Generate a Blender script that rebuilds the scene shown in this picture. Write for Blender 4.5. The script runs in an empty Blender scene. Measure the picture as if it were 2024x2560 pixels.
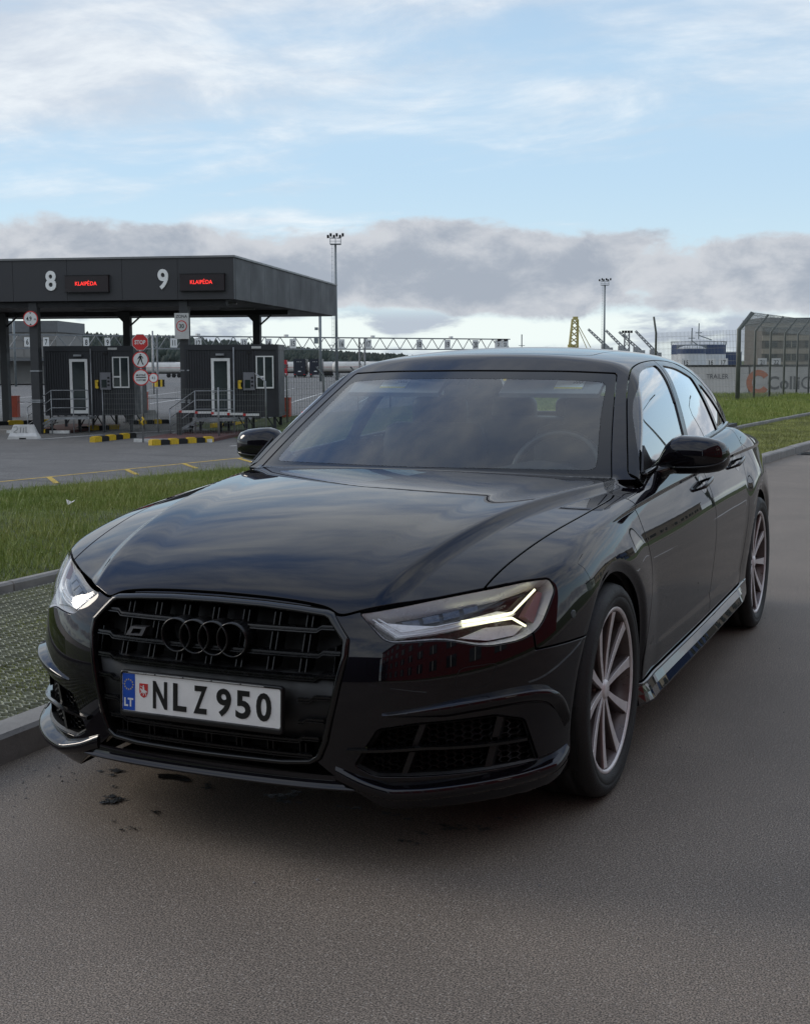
import bpy, math, random
import numpy as np
random.seed(7); rng = np.random.default_rng(7)
SC = bpy.context.scene
COL = SC.collection

# ---------------------------------------------------------------- camera, sky, sun, exposure
CAM = (1.97913639, -4.0396004, 1.39318907); YAW, PITCH, ROLL = -.416033614, -.114317689, -.00455520913
def setup_view():
    cd = bpy.data.cameras.new('camera'); co = bpy.data.objects.new('camera', cd); COL.objects.link(co)
    from mathutils import Matrix, Vector
    F = Vector((math.sin(YAW) * math.cos(PITCH), math.cos(YAW) * math.cos(PITCH), math.sin(PITCH)))
    R = Vector((math.cos(YAW), -math.sin(YAW), 0)); U = R.cross(F)
    R2 = R * math.cos(ROLL) + U * math.sin(ROLL); U2 = -R * math.sin(ROLL) + U * math.cos(ROLL)
    m = Matrix((R2, U2, -F)).transposed().to_4x4(); m.translation = CAM
    co.matrix_world = m
    cd.sensor_fit = 'VERTICAL'; cd.sensor_height = 36; cd.sensor_width = 36 * 2024 / 2560
    cd.lens = 3291.8264 / 2560 * 36; cd.clip_start = .05; cd.clip_end = 6000
    SC.camera = co
setup_view()
SUN_AZ = math.radians(268)      # bearing from +Y clockwise: the light comes from the car's right side
SUN_EL = math.radians(24)
SC.view_settings.view_transform = 'Standard'; SC.view_settings.look = 'None'
SC.view_settings.gamma = 1; SC.view_settings.use_curve_mapping = False
SC.view_settings.exposure = .5
SC.render.engine = 'CYCLES'
SC.cycles.max_bounces = 8; SC.cycles.transparent_max_bounces = 16; SC.cycles.glossy_bounces = 5
SC.cycles.sample_clamp_indirect = 6
try: SC.cycles.use_denoising = True
except Exception: pass

class NT:
    """short hand for building node trees"""
    def __init__(s, tree): s.t = tree; s.n = tree.nodes; s.l = tree.links
    def node(s, kind, ins=None, **props):
        n = s.n.new(kind)
        for k, v in props.items(): setattr(n, k, v)
        for k, v in (ins or {}).items(): s.put(n.inputs[k], v)
        return n
    def put(s, sock, v):
        if isinstance(v, bpy.types.NodeSocket): s.l.new(v, sock)
        elif isinstance(v, bpy.types.Node): s.l.new(v.outputs[0], sock)
        else:
            if isinstance(v, tuple) and len(v) == 3 and sock.type == 'RGBA': v = v + (1,)
            sock.default_value = v
    def math(s, op, a, b=0., c=None, clamp=False):
        n = s.n.new('ShaderNodeMath'); n.operation = op; n.use_clamp = clamp
        s.put(n.inputs[0], a); s.put(n.inputs[1], b)
        if c is not None: s.put(n.inputs[2], c)
        return n.outputs[0]
    def mix(s, f, a, b, blend='MIX'):
        n = s.n.new('ShaderNodeMix'); n.data_type = 'RGBA'; n.blend_type = blend
        s.put(n.inputs[0], f); s.put(n.inputs[6], a); s.put(n.inputs[7], b)
        return n.outputs[2]
    def step(s, v, a, b, lo=0., hi=1.):
        n = s.n.new('ShaderNodeMapRange'); n.interpolation_type = 'SMOOTHSTEP'
        for i, q in enumerate((v, a, b, lo, hi)): s.put(n.inputs[i], q)
        return n.outputs[0]
    def noise(s, vec, scale, detail=4., rough=.55, dist=0., dims='3D'):
        n = s.n.new('ShaderNodeTexNoise'); n.noise_dimensions = dims
        if vec is not None: s.put(n.inputs['Vector'], vec)
        s.put(n.inputs['Scale'], scale); s.put(n.inputs['Detail'], detail); s.put(n.inputs['Roughness'], rough); s.put(n.inputs['Distortion'], dist)
        return n.outputs['Fac']
    def scale(s, vec, sc, off=(0, 0, 0)):
        n = s.n.new('ShaderNodeMapping'); s.put(n.inputs['Vector'], vec)
        n.inputs['Scale'].default_value = sc; n.inputs['Location'].default_value = off
        return n.outputs[0]

def setup_world():
    w = bpy.data.worlds.new('World'); SC.world = w; w.use_nodes = True
    t = NT(w.node_tree); t.n.clear()
    out = t.node('ShaderNodeOutputWorld'); bg = t.node('ShaderNodeBackground', {'Strength': .076}); t.l.new(bg.outputs[0], out.inputs[0])
    sky = t.node('ShaderNodeTexSky', sky_type='NISHITA', sun_disc=False, sun_elevation=SUN_EL, sun_rotation=SUN_AZ)
    sky.air_density = 1.0; sky.dust_density = .6; sky.ozone_density = 1.4
    g = t.node('ShaderNodeTexCoord').outputs['Generated']
    sep = t.node('ShaderNodeSeparateXYZ', {0: g})
    z = t.math('MAXIMUM', sep.outputs[2], 0.001)
    el = t.math('MULTIPLY', t.math('ARCSINE', sep.outputs[2]), 57.29578)          # elevation in degrees
    # clear air: the sky texture, evened out towards the pale blue of a humid winter day
    tint = t.mix(t.step(el, 2., 9.), (6.3, 8.1, 9.1), (5.1, 7.1, 9.0)); tint = t.mix(t.step(el, 9., 30.), tint, (1.3, 2.6, 5.6))
    base = t.mix(.85, sky.outputs[0], tint)
    # the cloud sheet seen in perspective: direction divided by height
    k = t.math('DIVIDE', 1., t.math('ADD', z, .10))
    flat = t.node('ShaderNodeVectorMath', {0: g, 1: (1, 1, 0)}, operation='MULTIPLY')
    pl = t.node('ShaderNodeVectorMath', {0: flat.outputs[0]}, operation='SCALE'); t.put(pl.inputs[3], k)
    plv = pl.outputs[0]
    rot = t.node('ShaderNodeMapping', {'Vector': plv}); rot.inputs['Rotation'].default_value = (0, 0, .9); rot.inputs['Scale'].default_value = (.55, 1.15, 1); rot.inputs['Location'].default_value = (SKY_OFF[0], SKY_OFF[1], 0)
    n1 = t.noise(rot.outputs[0], .70, 9., .56, .5)
    n2 = t.noise(plv, 1.9, 8., .62, .35)
    cir = t.math('ADD', t.math('MULTIPLY', n1, .74), t.math('MULTIPLY', n2, .26))
    cov = t.step(el, 6., 12.5, -.11, .075)
    cir = t.math('ADD', cir, cov)
    cmask = t.step(cir, .43, .62)
    ccol = t.mix(t.step(n2, .32, .68), (5.6, 6.2, 7.1), (8.6, 9.0, 9.3))
    c1 = t.mix(t.math('MULTIPLY', cmask, .92), base, ccol)
    # the low bank of grey cumulus all round the horizon: billows that thin out at their rims
    side = t.node('ShaderNodeVectorMath', {0: g, 1: (math.cos(YAW), -math.sin(YAW), 0)}, operation='DOT_PRODUCT').outputs['Value']
    low = t.scale(g, (1., 1., 2.0), (BANK_OFF, 1.7, 0))
    b1 = t.noise(low, 6.2, 9., .55, .15)
    b2 = t.noise(t.scale(g, (1, 1, 1.7), (7, 2, 0)), 17., 8., .60, .25)
    bb = t.math('ADD', t.math('MULTIPLY', b1, .70), t.math('MULTIPLY', b2, .30))
    e0 = t.math('SUBTRACT', 3.95, t.math('MULTIPLY', side, 1.7))
    q = t.math('DIVIDE', t.math('SUBTRACT', el, e0), 1.95)
    den = t.math('ADD', t.math('MULTIPLY', t.math('SUBTRACT', bb, .5), 2.6), t.math('SUBTRACT', .40, t.math('MULTIPLY', t.math('MULTIPLY', q, q), .50)))
    bank = t.step(den, -.07, .15)
    shade = t.step(t.math('ADD', den, t.math('MULTIPLY', t.math('SUBTRACT', b2, .5), 1.3)), -.05, .62)
    bcol = t.mix(shade, (5.8, 6.0, 6.4), (3.5, 3.9, 4.6))
    c2 = t.mix(t.math('MULTIPLY', bank, .95), c1, bcol)
    # bright gap under the bank and the small clouds in it
    b3 = t.noise(t.scale(g, (1, 1, 3.2), (1, 9, 0)), 11., 6., .55, .2)
    gap = t.step(el, 2.6, 1.6)
    gapc = t.mix(t.step(b3, .46, .58), (8.3, 9.1, 8.9), (4.6, 5.2, 6.0))
    lowm = t.math('MULTIPLY', gap, t.math('SUBTRACT', 1., bank))
    c3 = t.mix(lowm, c2, gapc)
    hz = t.step(el, .9, .1)
    c4 = t.mix(t.math('MULTIPLY', hz, .6), c3, (5.9, 6.7, 7.2))
    t.l.new(c4, bg.inputs[0])
SKY_OFF = (1.3, .4); BANK_OFF = 3.1
setup_world()
def setup_sun():
    sd = bpy.data.lights.new('sun', 'SUN'); sd.energy = .95; sd.angle = math.radians(20); sd.color = (1, .91, .80)
    so = bpy.data.objects.new('sun', sd); COL.objects.link(so)
    from mathutils import Vector
    d = Vector((math.sin(SUN_AZ) * math.cos(SUN_EL), math.cos(SUN_AZ) * math.cos(SUN_EL), math.sin(SUN_EL)))
    so.rotation_euler = d.to_track_quat('Z', 'Y').to_euler(); so.location = (0, 0, 60)
setup_sun()

# ---------------------------------------------------------------- materials
def mat(name, col, rough=.6, metal=0., spec=.5, coat=0., bump=0., bscale=40., var=0., vscale=3., emit=0., trans=0., alpha=1., ior=1.5, ecol=None, coords='Object'):
    m = bpy.data.materials.new(name); m.use_nodes = True
    t = NT(m.node_tree); b = t.n['Principled BSDF']
    b.inputs['Base Color'].default_value = (*col, 1); b.inputs['Roughness'].default_value = rough; b.inputs['Metallic'].default_value = metal
    b.inputs['Specular IOR Level'].default_value = spec; b.inputs['Coat Weight'].default_value = coat; b.inputs['Coat Roughness'].default_value = .02
    b.inputs['IOR'].default_value = ior; b.inputs['Transmission Weight'].default_value = trans; b.inputs['Alpha'].default_value = alpha
    if emit: b.inputs['Emission Color'].default_value = (*(ecol or col), 1); b.inputs['Emission Strength'].default_value = emit
    if var or bump:
        tc = t.node('ShaderNodeTexCoord').outputs[coords]
        if var:
            n = t.noise(tc, vscale, 6., .6)
            f = t.step(n, .25, .75, 1 - var, 1 + var)
            t.put(b.inputs['Base Color'], t.mix(1., (*col, 1), f, 'MULTIPLY'))
            t.put(b.inputs['Roughness'], t.step(n, .2, .8, max(rough - .12, 0.02), min(rough + .12, 1)))
        if bump:
            n2 = t.noise(tc, bscale, 4., .6)
            bp = t.node('ShaderNodeBump', {'Height': n2, 'Strength': bump, 'Distance': .01}); t.l.new(bp.outputs[0], b.inputs['Normal'])
    m.diffuse_color = (*col, 1)
    return m

# ---------------------------------------------------------------- objects
def link(name, me, m=None, parent=None):
    o = bpy.data.objects.new(name, me); COL.objects.link(o)
    if me is not None and m is not None:
        for q in (m if isinstance(m, (list, tuple)) else [m]): me.materials.append(q)
    if parent is not None: o.parent = parent
    return o
def tag(o, label=None, cat=None, group=None, kind=None):
    if label: o['label'] = label
    if cat: o['category'] = cat
    if group: o['group'] = group
    if kind: o['kind'] = kind
    return o
def thing(name, label, cat, loc=(0, 0, 0), rz=0., group=None):
    o = link(name, None); o.location = loc; o.rotation_euler = (0, 0, rz); o.empty_display_size = .2
    return tag(o, label, cat, group)
def copy_tree(o, parent=None, loc=None, rz=None, label=None):
    c = o.copy(); COL.objects.link(c)
    if parent is not None: c.parent = parent
    if loc is not None: c.location = loc
    if rz is not None: c.rotation_euler = (0, 0, rz)
    if label: c['label'] = label
    for ch in list(o.children): copy_tree(ch, c)
    return c

class MB:
    """collects boxes, bars, tubes, prisms and lathes; build() links them as ONE mesh"""
    def __init__(s): s.v = []; s.f = []; s.mi = []; s.sm = []; s.cur = 0
    def add(s, vs, fs, smooth=False):
        k = len(s.v); s.v += [tuple(map(float, p)) for p in vs]; s.f += [tuple(int(i) + k for i in f) for f in fs]
        s.mi += [s.cur] * len(fs); s.sm += [smooth] * len(fs); return s
    def mat(s, i): s.cur = i; return s
    def box(s, c, d, rz=0., rx=0.):
        x, y, z = d[0] / 2, d[1] / 2, d[2] / 2
        vs = []
        for a, b, e in ((-x, -y, -z), (x, -y, -z), (x, y, -z), (-x, y, -z), (-x, -y, z), (x, -y, z), (x, y, z), (-x, y, z)):
            if rx: b, e = b * math.cos(rx) - e * math.sin(rx), b * math.sin(rx) + e * math.cos(rx)
            if rz: a, b = a * math.cos(rz) - b * math.sin(rz), a * math.sin(rz) + b * math.cos(rz)
            vs.append((a + c[0], b + c[1], e + c[2]))
        return s.add(vs, [(3, 2, 1, 0), (4, 5, 6, 7), (0, 1, 5, 4), (1, 2, 6, 5), (2, 3, 7, 6), (3, 0, 4, 7)])
    def lo(s, a, b): return s.box([(a[i] + b[i]) / 2 for i in range(3)], [abs(b[i] - a[i]) for i in range(3)])
    def tube(s, pts, r, n=8, caps=True, closed=False, r2=None, up=None):
        P = np.asarray(pts, float); m = len(P); vs = []; fs = []
        rr = np.broadcast_to(np.asarray(r, float), (m,))
        ref = None
        for i in range(m):
            if closed: d = P[(i + 1) % m] - P[i - 1]
            else: d = P[min(i + 1, m - 1)] - P[max(i - 1, 0)]
            d = d / max(np.linalg.norm(d), 1e-9)
            if ref is None:
                ref = np.array(up, float) if up is not None else (np.array([0, 0, 1.]) if abs(d[2]) < .9 else np.array([1., 0, 0]))
            a = np.cross(d, ref); a /= max(np.linalg.norm(a), 1e-9); b = np.cross(a, d); ref = b
            for k in range(n):
                t = 2 * math.pi * (k + .5) / n
                vs.append(P[i] + rr[i] * (a * math.cos(t) + b * (1 if r2 is None else r2) * math.sin(t)))
        for i in range(m if closed else m - 1):
            j = (i + 1) % m
            for k in range(n):
                q = (k + 1) % n; fs.append((i * n + k, j * n + k, j * n + q, i * n + q))
        if caps and not closed: fs.append(tuple(range(n))); fs.append(tuple(range((m - 1) * n, m * n))[::-1])
        return s.add(vs, fs, n > 5)
    def bar(s, a, b, w, h=None): return s.tube([a, b], w / math.sqrt(2), 4) if h is None else s.tube([a, b], w / math.sqrt(2), 4, r2=h / w)
    def prism(s, poly, fn0, fn1):
        """a flat outline given depth: poly of 2d points, fn0/fn1 map them to the two faces"""
        n = len(poly); vs = [fn0(*p) for p in poly] + [fn1(*p) for p in poly]
        return s.add(vs, [tuple(range(n))[::-1], tuple(range(n, 2 * n))] + [(i, (i + 1) % n, n + (i + 1) % n, n + i) for i in range(n)])
    def lathe(s, prof, axis='z', n=32, c=(0, 0, 0), smooth=True):
        vs = []; fs = []; m = len(prof)
        for k in range(n):
            t = 2 * math.pi * k / n
            for r, h in prof:
                p = (r * math.cos(t), r * math.sin(t), h)
                if axis == 'x': p = (p[2], p[0], p[1])
                if axis == 'y': p = (p[1], p[2], p[0])
                vs.append((p[0] + c[0], p[1] + c[1], p[2] + c[2]))
        for k in range(n):
            q = (k + 1) % n
            for i in range(m - 1): fs.append((k * m + i, q * m + i, q * m + i + 1, k * m + i + 1))
        return s.add(vs, fs, smooth)
    def grid(s, V, nr, nc, smooth=True):
        return s.add(V, [(i * nc + j, i * nc + j + 1, (i + 1) * nc + j + 1, (i + 1) * nc + j) for i in range(nr - 1) for j in range(nc - 1)], smooth)
    def mesh(s, name):
        me = bpy.data.meshes.new(name); me.from_pydata(s.v, [], s.f)
        me.polygons.foreach_set('material_index', s.mi); me.polygons.foreach_set('use_smooth', s.sm); me.update()
        return me
    def build(s, name, m=None, parent=None, auto=False):
        o = link(name, s.mesh(name), m, parent)
        return o
_TXT = {}
def text_mesh(txt, size, depth=.01, bold=0., sx=1., align='CENTER'):
    key = (txt, size, depth, bold, sx, align)
    if key in _TXT: return _TXT[key].copy()
    cu = bpy.data.curves.new('lettering', 'FONT'); cu.body = txt; cu.size = size; cu.extrude = depth / 2; cu.offset = bold
    cu.align_x = align; cu.align_y = 'CENTER'; cu.resolution_u = 4
    o = bpy.data.objects.new('lettering', cu); COL.objects.link(o)
    dg = bpy.context.evaluated_depsgraph_get(); dg.update()
    me = bpy.data.meshes.new_from_object(o.evaluated_get(dg)); me.materials.clear()
    bpy.data.objects.remove(o)
    n = len(me.vertices); co = np.zeros(n * 3); me.vertices.foreach_get('co', co); co = co.reshape(-1, 3)
    if n:
        lo, hi = co[:, :2].min(0), co[:, :2].max(0)
        if align == 'CENTER': co[:, :2] -= (lo + hi) / 2
        co[:, 0] *= sx
        me.vertices.foreach_set('co', co.ravel()); me.update()
    _TXT[key] = me
    return me.copy()
def text_on(txt, size, loc, rot, m, parent=None, name='lettering', depth=.01, bold=0., sx=1.):
    """lettering standing on a face; local x along the line, y up the letter, z out of the face"""
    o = link(name, text_mesh(txt, size, depth, bold, sx), m, parent); o.location = loc; o.rotation_euler = rot
    return o
def np_mesh(name, V, T, N=None):
    me = bpy.data.meshes.new(name); me.vertices.add(len(V)); me.vertices.foreach_set('co', np.asarray(V, np.float32).ravel())
    T = np.asarray(T, np.int32); k = T.shape[1]
    me.loops.add(T.size); me.loops.foreach_set('vertex_index', T.ravel())
    me.polygons.add(len(T)); me.polygons.foreach_set('loop_start', np.arange(0, T.size, k, dtype=np.int32)); me.polygons.foreach_set('loop_total', np.full(len(T), k, np.int32))
    me.polygons.foreach_set('use_smooth', np.ones(len(T), bool))
    me.update(calc_edges=True); me.validate()
    if N is not None: me.normals_split_custom_set_from_vertices(np.asarray(N, np.float32).tolist())
    return me
# ---------------------------------------------------------------- numeric helpers
class Spl:
    """natural cubic spline through control points, straight beyond its ends"""
    def __init__(s, pts):
        p = np.array(sorted(pts), float); s.x, s.y = p[:, 0], p[:, 1]
        n = len(p); h = np.diff(s.x); A = np.eye(n); r = np.zeros(n)
        for i in range(1, n - 1):
            A[i, i - 1] = h[i - 1]; A[i, i] = 2 * (h[i - 1] + h[i]); A[i, i + 1] = h[i]
            r[i] = 3 * ((s.y[i + 1] - s.y[i]) / h[i] - (s.y[i] - s.y[i - 1]) / h[i - 1])
        c = np.linalg.solve(A, r); s.c = c; s.h = h
        s.b = (s.y[1:] - s.y[:-1]) / h - h * (2 * c[:-1] + c[1:]) / 3
        s.d = (c[1:] - c[:-1]) / (3 * h)
        hl = h[-1]; s.e = s.b[-1] + 2 * c[-2] * hl + 3 * s.d[-1] * hl * hl
    def __call__(s, v):
        v = np.asarray(v, float)
        i = np.clip(np.searchsorted(s.x, v) - 1, 0, len(s.h) - 1)
        t = v - s.x[i]
        r = s.y[i] + t * (s.b[i] + t * (s.c[i] + t * s.d[i]))
        r = np.where(v < s.x[0], s.y[0] + s.b[0] * (v - s.x[0]), r)
        return np.where(v > s.x[-1], s.y[-1] + s.e * (v - s.x[-1]), r)
def sstep(a, b, v):
    t = np.clip((v - a) / (b - a), 0, 1); return t * t * (3 - 2 * t)
def smax(a, b, k):
    h = np.maximum(k - np.abs(a - b), 0) / k
    return np.maximum(a, b) + h * h * h * k / 6
def smin(a, b, k): return -smax(-a, -b, k)
def poly_sd(pts, u, v):
    """signed distance to a closed polygon, negative inside"""
    P = np.asarray(pts, float); u = np.asarray(u, float); v = np.asarray(v, float)
    d = np.full(u.shape, 1e9); ins = np.zeros(u.shape, bool)
    for i in range(len(P)):
        a = P[i]; b = P[(i + 1) % len(P)]; e = b - a
        wu, wv = u - a[0], v - a[1]
        t = np.clip((wu * e[0] + wv * e[1]) / (e @ e), 0, 1)
        d = np.minimum(d, (wu - e[0] * t) ** 2 + (wv - e[1] * t) ** 2)
        c = ((a[1] <= v) & (b[1] > v)) | ((b[1] <= v) & (a[1] > v))
        with np.errstate(divide='ignore', invalid='ignore'):
            xi = a[0] + (v - a[1]) / (b[1] - a[1] if b[1] != a[1] else 1e-12) * e[0]
        ins ^= c & (u < xi)
    d = np.sqrt(d); return np.where(ins, -d, d)

# ---------------------------------------------------------------- the car's outer form: x half width, y rearwards from the front axle, z up
W_Y = Spl([(-.95, .845), (-.6, .894), (-.3, .922), (0, .936), (.5, .934), (1.2, .937), (2.2, .937), (2.9, .931), (3.3, .905), (3.7, .84), (4.05, .74)])
TOR = Spl([(-.9, .842), (-.49, .855), (-.02, .875), (.47, .900), (1.43, .932), (2.8, .953), (3.5, .938), (4.1, .90)])
LOW = Spl([(.12, -.10), (.18, -.062), (.24, -.036), (.30, -.024), (.36, -.020), (.42, -.013), (.5, -.006), (.58, -.001), (.65, 0), (.72, -.006), (.78, -.018), (.84, -.037), (.92, -.066), (1.0, -.098)])
HC = Spl([(-1.0, .63), (-.93, .70), (-.88, .742), (-.82, .777), (-.74, .812), (-.6, .855), (-.4, .901), (-.2, .934), (0, .958), (.2, .976), (.45, .990), (.7, .995)])
CROWN = Spl([(-.95, .33), (-.87, .30), (-.64, .175), (-.4, .122), (-.2, .103), (.1, .096), (.4, .085), (.8, .06)])
BELT = Spl([(.3, .955), (.5, .957), (.92, .976), (2.1, 1.034), (2.63, 1.05), (3.0, 1.06)])
TRUNK = Spl([(2.6, 1.075), (3.0, 1.075), (3.4, 1.055), (3.8, 1.02), (4.0, .985), (4.1, .93)])
CREASE = Spl([(-.95, .43), (-.75, .475), (-.4, .545), (0, .62), (.45, .715), (.8, .77)])
Q_X = Spl([(0, 0), (.15, .003), (.3, .013), (.4, .028), (.5, .057), (.6, .108), (.7, .190), (.78, .285), (.84, .385), (.89, .505), (.93, .66), (.96, .82)])
Y0_Z = Spl([(.12, -.90), (.18, -.93), (.24, -.948), (.31, -.953), (.4, -.957), (.5, -.957), (.58, -.946), (.64, -.927), (.70, -.897), (.75, -.862), (.80, -.81), (.9, -.68)])
XB = Spl([(.3, .80), (.7, .812), (1.5, .818), (2.1, .808), (2.6, .780), (3.0, .738), (3.4, .67), (3.8, .58)])
ROOF = Spl([(.9, 1.362), (1.1, 1.394), (1.3, 1.421), (1.6, 1.446), (1.95, 1.455), (2.3, 1.446), (2.7, 1.408), (3.1, 1.33)])
AXLE_Y = (0.0, 2.912); AXLE_Z = .343; ARCH_R = .368; ARCH_Z = .352
def side_x(y, z):
    zt = TOR(y); W = W_Y(y)
    low = W + LOW(z - (zt - .935) * .6)
    # crease low on the doors
    low = low + .009 * sstep(.395, .36, z) * sstep(.2, .34, z) * sstep(.42, .7, y) * sstep(2.5, 2.2, y)
    u = z - zt
    up = W - .0165 - .42 * u - 2.2 * u * u * (u > 0)
    amp = sstep(-.62, .0, y)
    strip = (sstep(-.024, -.004, u) * .016 - .004) * amp
    r = low + strip
    r = np.where(u > 0, up + (low_at(zt, W) - (W - .0165)) + .012 * amp, r)
    for ya in AXLE_Y:
        rr = np.hypot(y - ya, z - ARCH_Z)
        r = r + .009 * sstep(.62, .425, rr) * sstep(.12, .3, z) - .017 * sstep(.412, .366, rr) * sstep(.12, .3, z)
    return r
def low_at(zt, W): return W + LOW(zt - (zt - .935) * .6)
def hood_z(x, y):
    e = x - CREASE(y)
    f = sstep(-.9, -.7, y)
    bump = -.018 * sstep(-.008, .052, e) * f + .006 * sstep(-.16, 0, e) * f * sstep(.02, 0, e) * 1.0
    return HC(y) - CROWN(y) * (x ** 2 * .72 + .42 * x ** 4) + bump
def top_z(x, y):
    h = hood_z(x, y); b = BELT(y) + 0 * x
    t = TRUNK(y) - .12 * x * x
    z = h + (b - h) * sstep(.66, .90, y)
    return z + (t - z) * sstep(2.7, 3.1, y)
def front_y(x, z):
    return Y0_Z(z) + Q_X(x)
def wind_y(x, z):
    u = z - .96; return .42 + 1.55 * u + .66 * u * u + .41 * x * x
def rear_win_y(x, z):
    return 3.50 - (z - 1.10) * 2.55 - .30 * x * x
def glass_x(y, z):
    u = z - 1.0; return XB(y) - .30 * u - .34 * u * u
def roof_z(x, y): return ROOF(y) - .10 * x * x - .10 * x ** 4
def body_field(x, y, z):
    s = side_x(y, z) ; s = x - s
    t = (z - top_z(x, y)) * .95
    kt = .07 - .035 * sstep(.3, .8, y) + .06 * sstep(2.7, 3.3, y)
    fr = (front_y(x, z) - y) * .9
    re = y - (4.0 - .22 * x * x - .25 * (z - .75) ** 2 - .15 * x ** 6)
    bo = .165 - z
    a = smax(s, t, kt)
    a = smax(a, fr, .05); a = smax(a, re, .08)
    return smax(a, bo, .03)
def green_field(x, y, z):
    s = (x - glass_x(y, z)) * .9
    t = z - roof_z(x, y)
    a = smax(s, t, .15)
    w = (wind_y(x, z) - y) / 1.95
    r = (y - rear_win_y(x, z)) / 2.7
    a = smax(a, w, .018); a = smax(a, r, .10)
    return smax(a, .85 - z, .01)
def car_field(P):
    x = np.abs(P[..., 0]); y = P[..., 1]; z = P[..., 2]
    kb = .012 + .05 * sstep(2.6, 3.1, y)
    return smin(body_field(x, y, z), green_field(x, y, z), kb)
def field_normal(P, e=4e-4, f=None):
    f = f or car_field
    n = np.stack([f(P + np.eye(3)[i] * e) - f(P - np.eye(3)[i] * e) for i in range(3)], -1)
    return n / np.maximum(np.linalg.norm(n, axis=-1, keepdims=True), 1e-9)
def march(O, D, t0, t1, n=36, f=None):
    """first crossing of the field from inside to outside along rays"""
    f = f or car_field
    ts = np.linspace(t0, t1, n); lo = np.full(len(D), t0); hi = np.full(len(D), t1); done = np.zeros(len(D), bool)
    prev = np.full(len(D), t0)
    for t in ts[1:]:
        act = ~done
        if not act.any(): break
        v = f(O[act] + D[act] * t)
        hit = np.zeros(len(D), bool); hit[act] = v > 0
        lo[hit] = prev[hit]; hi[hit] = t; done |= hit
        prev[:] = t
    for _ in range(18):
        m = (lo + hi) / 2; v = f(O + D * m[:, None]); out = v > 0
        hi = np.where(out, m, hi); lo = np.where(out, lo, m)
    return O + D * ((lo + hi) / 2)[:, None]
def shell_grid():
    """half of the car's surface (x >= 0) as a grid of points: stations along the car, fanned out round the nose"""
    ys = np.concatenate([np.linspace(-.12, .9, 86), np.linspace(.915, 3.45, 150), np.linspace(3.47, 3.7, 9)])
    ph = np.concatenate([np.linspace(0, 1, 150) ** 1.0 * 1.535])
    rows = []
    def targets(y):
        zt = float(TOR(y)); top = sstep(.40, .95, y) * sstep(3.55, 3.2, y)
        def seg(a, b, n): return np.linspace(a, b, n, endpoint=False)
        A = np.concatenate([seg((.55, .165), (.88, .165), 8), seg((.88, .165), (.93, .33), 18), seg((.93, .33), (.93, zt - .04), 56),
                            seg((.93, zt - .04), (.915, zt + .015), 22)])
        lo = np.concatenate([seg((.915, zt + .015), (.83, zt + .05), 20), seg((.83, zt + .05), (0, zt + .12), 96), [(0, zt + .12)]])
        gz = zt + .05
        up = np.concatenate([seg((.915, zt + .015), (.84, gz), 14), seg((.84, gz), (.62, 1.37), 42), seg((.62, 1.37), (.5, 1.425), 14), seg((.5, 1.425), (0, 1.46), 46), [(0, 1.46)]])
        return np.concatenate([A, lo + (up - lo) * top])
    O, D = [], []
    oz = lambda y: .62
    for p in ph[::-1][:-1]:
        T = targets(-.12); o = np.array([0, -.12, .62])
        d = np.stack([T[:, 0] * math.cos(p), np.full(len(T), -.95 * math.sin(p)), (T[:, 1] - .62) * (math.cos(p) * .75 + .25 * math.cos(p) ** .3)], -1)
        # keep the fan's top rows running on to the hood's leading edge
        O.append(np.repeat(o[None], len(T), 0)); D.append(d)
    for y in ys:
        T = targets(y); o = np.array([0, y, .62])
        d = np.stack([T[:, 0], 0 * T[:, 0], T[:, 1] - .62], -1)
        O.append(np.repeat(o[None], len(T), 0)); D.append(d)
    nr = len(O[0]); ns = len(O)
    O = np.concatenate(O); D = np.concatenate(D); D /= np.linalg.norm(D, axis=1, keepdims=True)
    V = march(O, D, .1, 1.7, 40)
    V[np.abs(V[:, 0]) < 1e-6, 0] = 0
    i = np.arange(ns - 1)[:, None]; j = np.arange(nr - 1)[None]
    a = (i * nr + j).ravel(); b = a + 1; c = a + nr + 1; d = a + nr
    T = np.concatenate([np.stack([a, d, c], 1), np.stack([a, c, b], 1)])
    return V, T
# ---------------------------------------------------------------- cutting panels out of the form
def clip(V, T, fn):
    """keep the part of a triangle mesh where fn(V) < 0"""
    f = fn(V); ins = f < 0; c = ins[T].sum(1)
    out = [T[c == 3]]; nv = [V]; base = len(V); keys = {}; pts = []
    def cut(a, b):
        k = (a, b) if a < b else (b, a)
        if k not in keys:
            t = f[k[0]] / (f[k[0]] - f[k[1]]); keys[k] = base + len(pts); pts.append(V[k[0]] + (V[k[1]] - V[k[0]]) * t)
        return keys[k]
    new = []
    for tri in T[(c == 1) | (c == 2)].tolist():
        i3 = [ins[i] for i in tri]
        if sum(i3) == 1:
            k = i3.index(True); a, b, d = tri[k], tri[(k + 1) % 3], tri[(k + 2) % 3]
            new.append((a, cut(a, b), cut(a, d)))
        else:
            k = i3.index(False); a, b, d = tri[k], tri[(k + 1) % 3], tri[(k + 2) % 3]
            p, q = cut(a, b), cut(a, d)
            new += [(p, b, d), (p, d, q)]
    if new: out.append(np.array(new, int))
    if pts: nv.append(np.array(pts))
    V2 = np.concatenate(nv); T2 = np.concatenate(out)
    u, inv = np.unique(T2, return_inverse=True)
    return V2[u], inv.reshape(-1, 3)
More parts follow.
